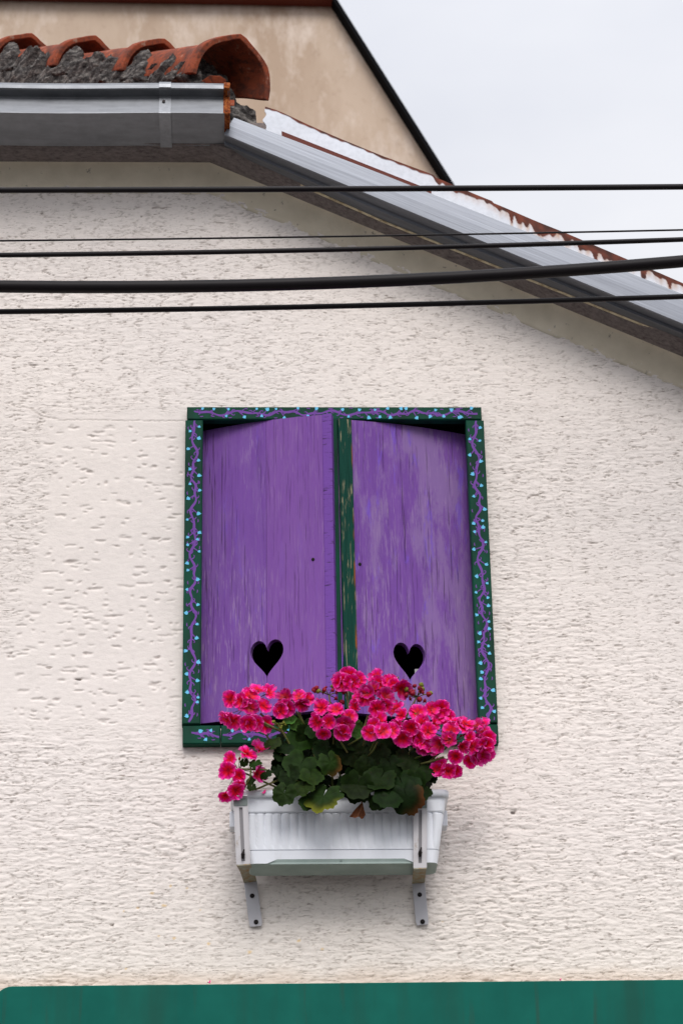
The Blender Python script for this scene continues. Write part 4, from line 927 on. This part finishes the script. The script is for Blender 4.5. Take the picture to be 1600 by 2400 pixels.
for hi_, (hc, Y, bl, lab) in enumerate(heads):
    Hc = at(*hc, Y+.035); headpts.append(Hc)
    # umbel of pedicels
    m = MB(); kids = []
    for qi, q in enumerate(bl):
        if len(bl) > 5 and qi % 6 == 4: continue
        d0 = math.hypot(q[0]-hc[0], q[1]-hc[1])*0.00113
        yy = Y + min(.03, d0*d0*7) + rl.uniform(-.006, .006)
        P_ = at(*q, yy); kids.append(P_)
        m.tube([Hc, Hc.lerp(P_, .6)+Vector((0,0,.004)), P_+(Hc-P_).normalized()*.004], [.0011, .001, .0016], 5)
    m.tube([Hc-Vector((0,0,.004)), Hc+Vector((0,0,.003))], [.003, .0045], 6)
    for _ in range(rl.randint(2, 5)):   # buds
        v = Vector((rl.uniform(-1,1), rl.uniform(-1,.2), rl.uniform(.1,1))).normalized()*rl.uniform(.022, .034); e = Hc+v
        m.tube([Hc, Hc+v*.7, e], .0008, 4, 0); m.tube([e-v*.12, e, e+v*.12, e+v*.22], [.001, .003, .0028, .0006], 6, rl.choice((1, 2)))
    hd = m.build('flower_head', [M_stem, M_budg, M_budr], ger, smooth=True, origin=Hc)
    if lab: tag(hd, lab)
    for P_ in kids:
        out_ = (P_-Hc).normalized(); v = (out_*0.9 + view*0.75 + Vector((rl.uniform(-.65,.65), rl.uniform(-.3,.3), rl.uniform(-.5,.6)))).normalized()
        o = bpy.data.objects.new('blossom', BM[rl.randrange(len(BM))]); C.objects.link(o); o.parent = hd; o.location = P_-Hc
        qr = v.to_track_quat('Z', 'Y') ; o.rotation_mode = 'QUATERNION'
        from mathutils import Quaternion
        o.rotation_quaternion = qr @ Quaternion((0, 0, 1), rl.uniform(0, 6.28)); s_ = rl.uniform(.90, 1.28); o.scale = (s_, s_, s_); nb += 1
# spent heads: bare pedicels with buds and shrivelled red petals
for (hc, Y, n_, lab) in ((A_(1060,310), -.22, 15, 'fading head of yellow green buds and shrivelled red petals'), (B_(690,330), -.225, 22, 'dark red withered head right of the top clusters'), (A_(600,590), -.215, 10, 'small green unopened bud cluster')):
    Hc = at(*hc, Y); m = MB(); headpts.append(Hc)
    for _ in range(n_):
        v = Vector((rl.uniform(-1,1), rl.uniform(-.6,.4), rl.uniform(-.5,1))).normalized()*rl.uniform(.012, .040)*(0.5 if 'small' in lab else 1); e = Hc+v
        m.tube([Hc, Hc+v*.6+Vector((0,0,.002)), e], .0009, 4, 0)
        k_ = 1 if ('small' in lab or rl.random() < .35) else 2
        q_ = 1.7 if 'withered' in lab or 'fading' in lab else 1; m.tube([e-v*.1, e, e+v*.15, e+v*.3+Vector((0,0,-.003))], [.001, q_*rl.uniform(.003,.005), q_*rl.uniform(.0025,.0045), .0006], 7, k_)
    tag(m.build('bud_cluster', [M_stem, M_budg, M_budr], ger, smooth=True, origin=Hc), lab)
# stalks
m = MB()
for i, Hc in enumerate(headpts):
    t = min(1, max(0, (Hc.x-xR0)/(xR1-xR0))); b = Vector((xR0+.14+(xR1-xR0-.28)*(0.25+0.5*t)+rl.uniform(-.02,.02), -.11, soil_z-.005))
    midp = Vector((b.x*.55+Hc.x*.45, -.17, b.z*.4+Hc.z*.6 - (0.02 if abs(Hc.x-b.x) > .12 else 0)))
    pts = [((1-u)**2)*b+2*u*(1-u)*midp+u*u*Hc for u in [k/10 for k in range(11)]]; m.tube(pts, [.0032-.0001*k for k in range(11)], 7)
def sp(pts, r_): m.tube([at(*p, Y) for p, Y in pts], r_, 7)
sp([(A_(700,690),-.18),(A_(590,630),-.20),(A_(420,540),-.215)], .0028); sp([(A_(690,650),-.18),(A_(530,560),-.20),(A_(430,480),-.215)], .0028); sp([(A_(640,640),-.19),(A_(500,600),-.205),(A_(340,490),-.22)], .0026)
sp([(A_(600,1090),-.19),(A_(500,1130),-.20),(A_(380,1180),-.205)], .0026); sp([(A_(570,1030),-.19),(A_(480,995),-.21),(A_(240,990),-.215)], .0026); sp([(A_(280,1180),-.21),(A_(340,1060),-.215),(A_(345,960),-.22)], .0022)
sp([(A_(760,460),-.205),(A_(810,540),-.20),(A_(860,620),-.18)], .0028); sp([(A_(1220,240),-.21),(A_(1240,420),-.2),(A_(1230,600),-.18)], .0030); sp([(A_(1120,630),-.225),(A_(1170,740),-.22),(A_(1230,840),-.21)], .0028)
sp([(B_(330,740),-.24),(B_(290,820),-.225),(B_(240,880),-.20)], .0026); sp([(B_(240,500),-.22),(B_(180,700),-.215),(B_(60,770),-.21)], .0024); sp([(B_(940,880),-.24),(B_(820,920),-.225),(B_(700,950),-.20)], .003); sp([(B_(860,820),-.24),(B_(780,850),-.225),(B_(660,900),-.20)], .003)
m.build('stalks', M_stem, ger, smooth=True)
# brown dry leaf hanging over the box front
P0 = at(*A_(1350,1310), -.215); m = MB(); ns = 14; secs = []
tri = [(-.012,.026),( .004,.030),(.010,.020)]
vsx = []; nn_ = 9
for i in range(nn_):
    t = i/(nn_-1)
    for j in range(9):
        s_ = j/8*2-1; wd_ = .003+.018*t; vsx.append(P0+Vector((s_*wd_-.012*t+.003, -.012*math.sin(s_*5+t*2)*t-.004, -.040*t+.006*abs(s_)*t+.003*math.sin(s_*7)*t)))
m.add(vsx, [(i*9+j, i*9+j+1, (i+1)*9+j+1, (i+1)*9+j) for i in range(nn_-1) for j in range(8)])
m.tube([P0+Vector((.003,0,.022)), P0+Vector((.004,-.003,.008)), P0+Vector((.003,-.004,-.004))], .002, 6)
tag(m.build('dead_leaf', M_dead, ger, smooth=True), 'shrivelled brown leaf hanging over the box front')
# loose petals
def petal(p, nrm, r_, label):
    m = MB(); nrm = nrm.normalized(); u_ = nrm.orthogonal().normalized(); s_ = nrm.cross(u_); vs_ = [p+nrm*.001]
    for k in range(12): a = k/12*2*math.pi; rr = r_*(.6+.4*math.cos(a)**2); vs_.append(p+u_*rr*math.cos(a)+s_*rr*.7*math.sin(a)+nrm*(.003*math.cos(a*2)+.003))
    n0 = len(vs_); vs_ += [q-nrm*.0006 for q in vs_]
    m.add(vs_, [(0, 1+k, 1+(k+1) % 12) for k in range(12)]+[(n0, n0+1+(k+1) % 12, n0+1+k) for k in range(12)]+[(1+k, n0+1+k, n0+1+(k+1)%12, 1+(k+1)%12) for k in range(12)])
    o = m.build('fallen_petal', G('pink_petal').col((.78, .05, .25)), None, smooth=True); tag(o, label, 'petal', 'fallen geranium petals')
petal(at(618, 1858, YR-.004), Vector((.1,-1,.5)), .008, 'pink petal stuck on the rim of the white flower box')

# ------------------------------------------------------------------ green board along the bottom
zbt = atd(800, 2262, -.045).z; xbL = atd(-12, 2300, -.045).x
sb = thing('sign_board', (xbL+1.5, -.04, zbt-.7), 'long green painted board with rounded corner fixed to the wall below the flower box', 'sign board')
def rr_outline(x0, x1, z0, z1, r_, y, ext=0):
    pts = []
    for (cx, cz, a0_) in ((x1-r_, z1-r_, 0), (x0+r_, z1-r_, 90), (x0+r_, z0+r_, 180), (x1-r_, z0+r_, 270)):
        for k in range(9): a = R(a0_+90*k/8); pts.append((cx+(r_+ext)*math.cos(a), y, cz+(r_+ext)*math.sin(a)))
    return pts
tl = lambda pts, s_=0.0015: [(x, y, z + s_*(x-xbL)) for x, y, z in pts]
m = MB(); m.sweep([tl(rr_outline(xbL, xbL+2.9, zbt-.7, zbt, .045, y, e)) for y, e in ((-.058, -.003), (-.060, 0) , (-.020, 0))][::1]); 
m = MB(); m.sweep([tl(rr_outline(xbL, xbL+2.9, zbt-.7, zbt, .045, -.060, -.0025)), tl(rr_outline(xbL, xbL+2.9, zbt-.7, zbt, .045, -.0585, 0)), tl(rr_outline(xbL, xbL+2.9, zbt-.7, zbt, .045, -.036, 0))]); m.build('panel', M_board, sb)
m = MB(); m.sweep([tl(rr_outline(xbL, xbL+2.9, zbt-.7, zbt+.0035, .045, -.0355, .0015), .0019), tl(rr_outline(xbL, xbL+2.9, zbt-.7, zbt+.0035, .045, -.015, .0015), .0019)]); m.build('edge_trim', M_cream, sb)
for px, lab in ((490, 'dark pink petal lying on the green board edge at left'), (1312, 'tiny pink petal lying on the green board edge at right')):
    p = at(px, 2300, -.045); p.z = zbt+.003*(p.x-xbL)+.002+(.004 if px < 600 else 0); petal(p, Vector((0,-.6,.8)), .006 if px < 600 else .004, lab)

# ------------------------------------------------------------------ overhead cables
def cable(pts, Y, r_, label, group=None):
    P_ = [atd(px, py, Y) for px, py in pts]
    a, b = P_[0], P_[-1]; d = (b-a); L = []
    # fit a gentle curve through the three seen points and carry it on to both sides
    xs_ = [p.x for p in P_]; co = np.polyfit(xs_, [p.z for p in P_], 2)
    for k in range(61):
        x = a.x-3.5+(d.x+7)*k/60; L.append((x, Y, float(np.polyval(co, x)) if a.x-.6 < x < b.x+.6 else None))
    f = lambda x: float(np.polyval(co, x)); g1 = lambda x: float(np.polyval(np.polyder(co), x))
    L = [(x, y, z if z is not None else (f(a.x-.6)+g1(a.x-.6)*(x-a.x+.6) if x < a.x else f(b.x+.6)+g1(b.x+.6)*(x-b.x-.6))) for x, y, z in L]
    m = MB(); m.tube(L, r_, 14); o = m.build('cable', M_cable, None, smooth=True); tag(o, label, 'cable', 'black cables strung across the facade'); return o
cable([(0,437),(784,434),(1568,429)], -.62, .0080, 'topmost black cable, crossing the zinc rake edge and the sky')
cable([(0,553),(784,543),(1568,528)], -.58, .0026, 'thinnest black cable, second from the top')
cable([(0,586),(784,573),(1568,550)], -.60, .0067, 'medium black cable just below the thinnest one')
cable([(0,658),(784,649),(1568,600)], -.66, .0165, 'thickest black cable, fourth from the top')
cable([(0,716),(784,703),(1568,681)], -.60, .0072, 'lowest black cable, nearest above the window')

# ------------------------------------------------------------------ building behind
YBk = 6.0
bb = thing('background_building', (at(300,100,YBk).x, YBk, 0), 'tall stained beige building behind the tiled roof with a steep dark edged gable', 'building')
T0 = at(770, 9, YBk); T1 = at(1036, 432, YBk); TL_ = at(-900, -22, YBk); dd = (T1-T0); k_ = 3.0; T2 = T0+dd*k_
m = MB(); pr_ = [T0, T2, Vector((T2.x, YBk, 0)), Vector((TL_.x, YBk, 0)), TL_]
m.sweep([[tuple(p) for p in pr_], [(p.x, YBk+7, p.z) for p in pr_]]); m.build('wall', M_beige, bb)
nd = Vector((dd.z, 0, -dd.x)).normalized(); nd = nd if nd.x > 0 else -nd
m = MB(); a, b = T0, T2; t1 = 0.026; q = [a+nd*.002-Vector((0,.10,0)), b+nd*.002-Vector((0,.10,0)), b+nd*t1-Vector((0,.10,0)), a+nd*t1-Vector((0,.10,0))]
m.hexa(q+[p+Vector((0,7.2,0)) for p in q]); m.build('verge_board', M_verge, bb)
m = MB(); q = [TL_+Vector((0,-.10,-.03)), T0+Vector((.03,-.10,-.03)), T0+Vector((.03,-.10,.05)), TL_+Vector((0,-.10,.05))]
m.hexa(q+[p+Vector((0,.09,0)) for p in q]); m.build('top_trim', M_redtrim, bb)
m = MB(); q = [TL_+Vector((0,-.14,.052)), T0+Vector((.04,-.14,.052)), T0+Vector((.04,-.14,.085)), TL_+Vector((0,-.14,.085))]
m.hexa(q+[p+Vector((0,7.2,0)) for p in q]); m.build('roof', M_verge, bb)
print('blossoms', nb)
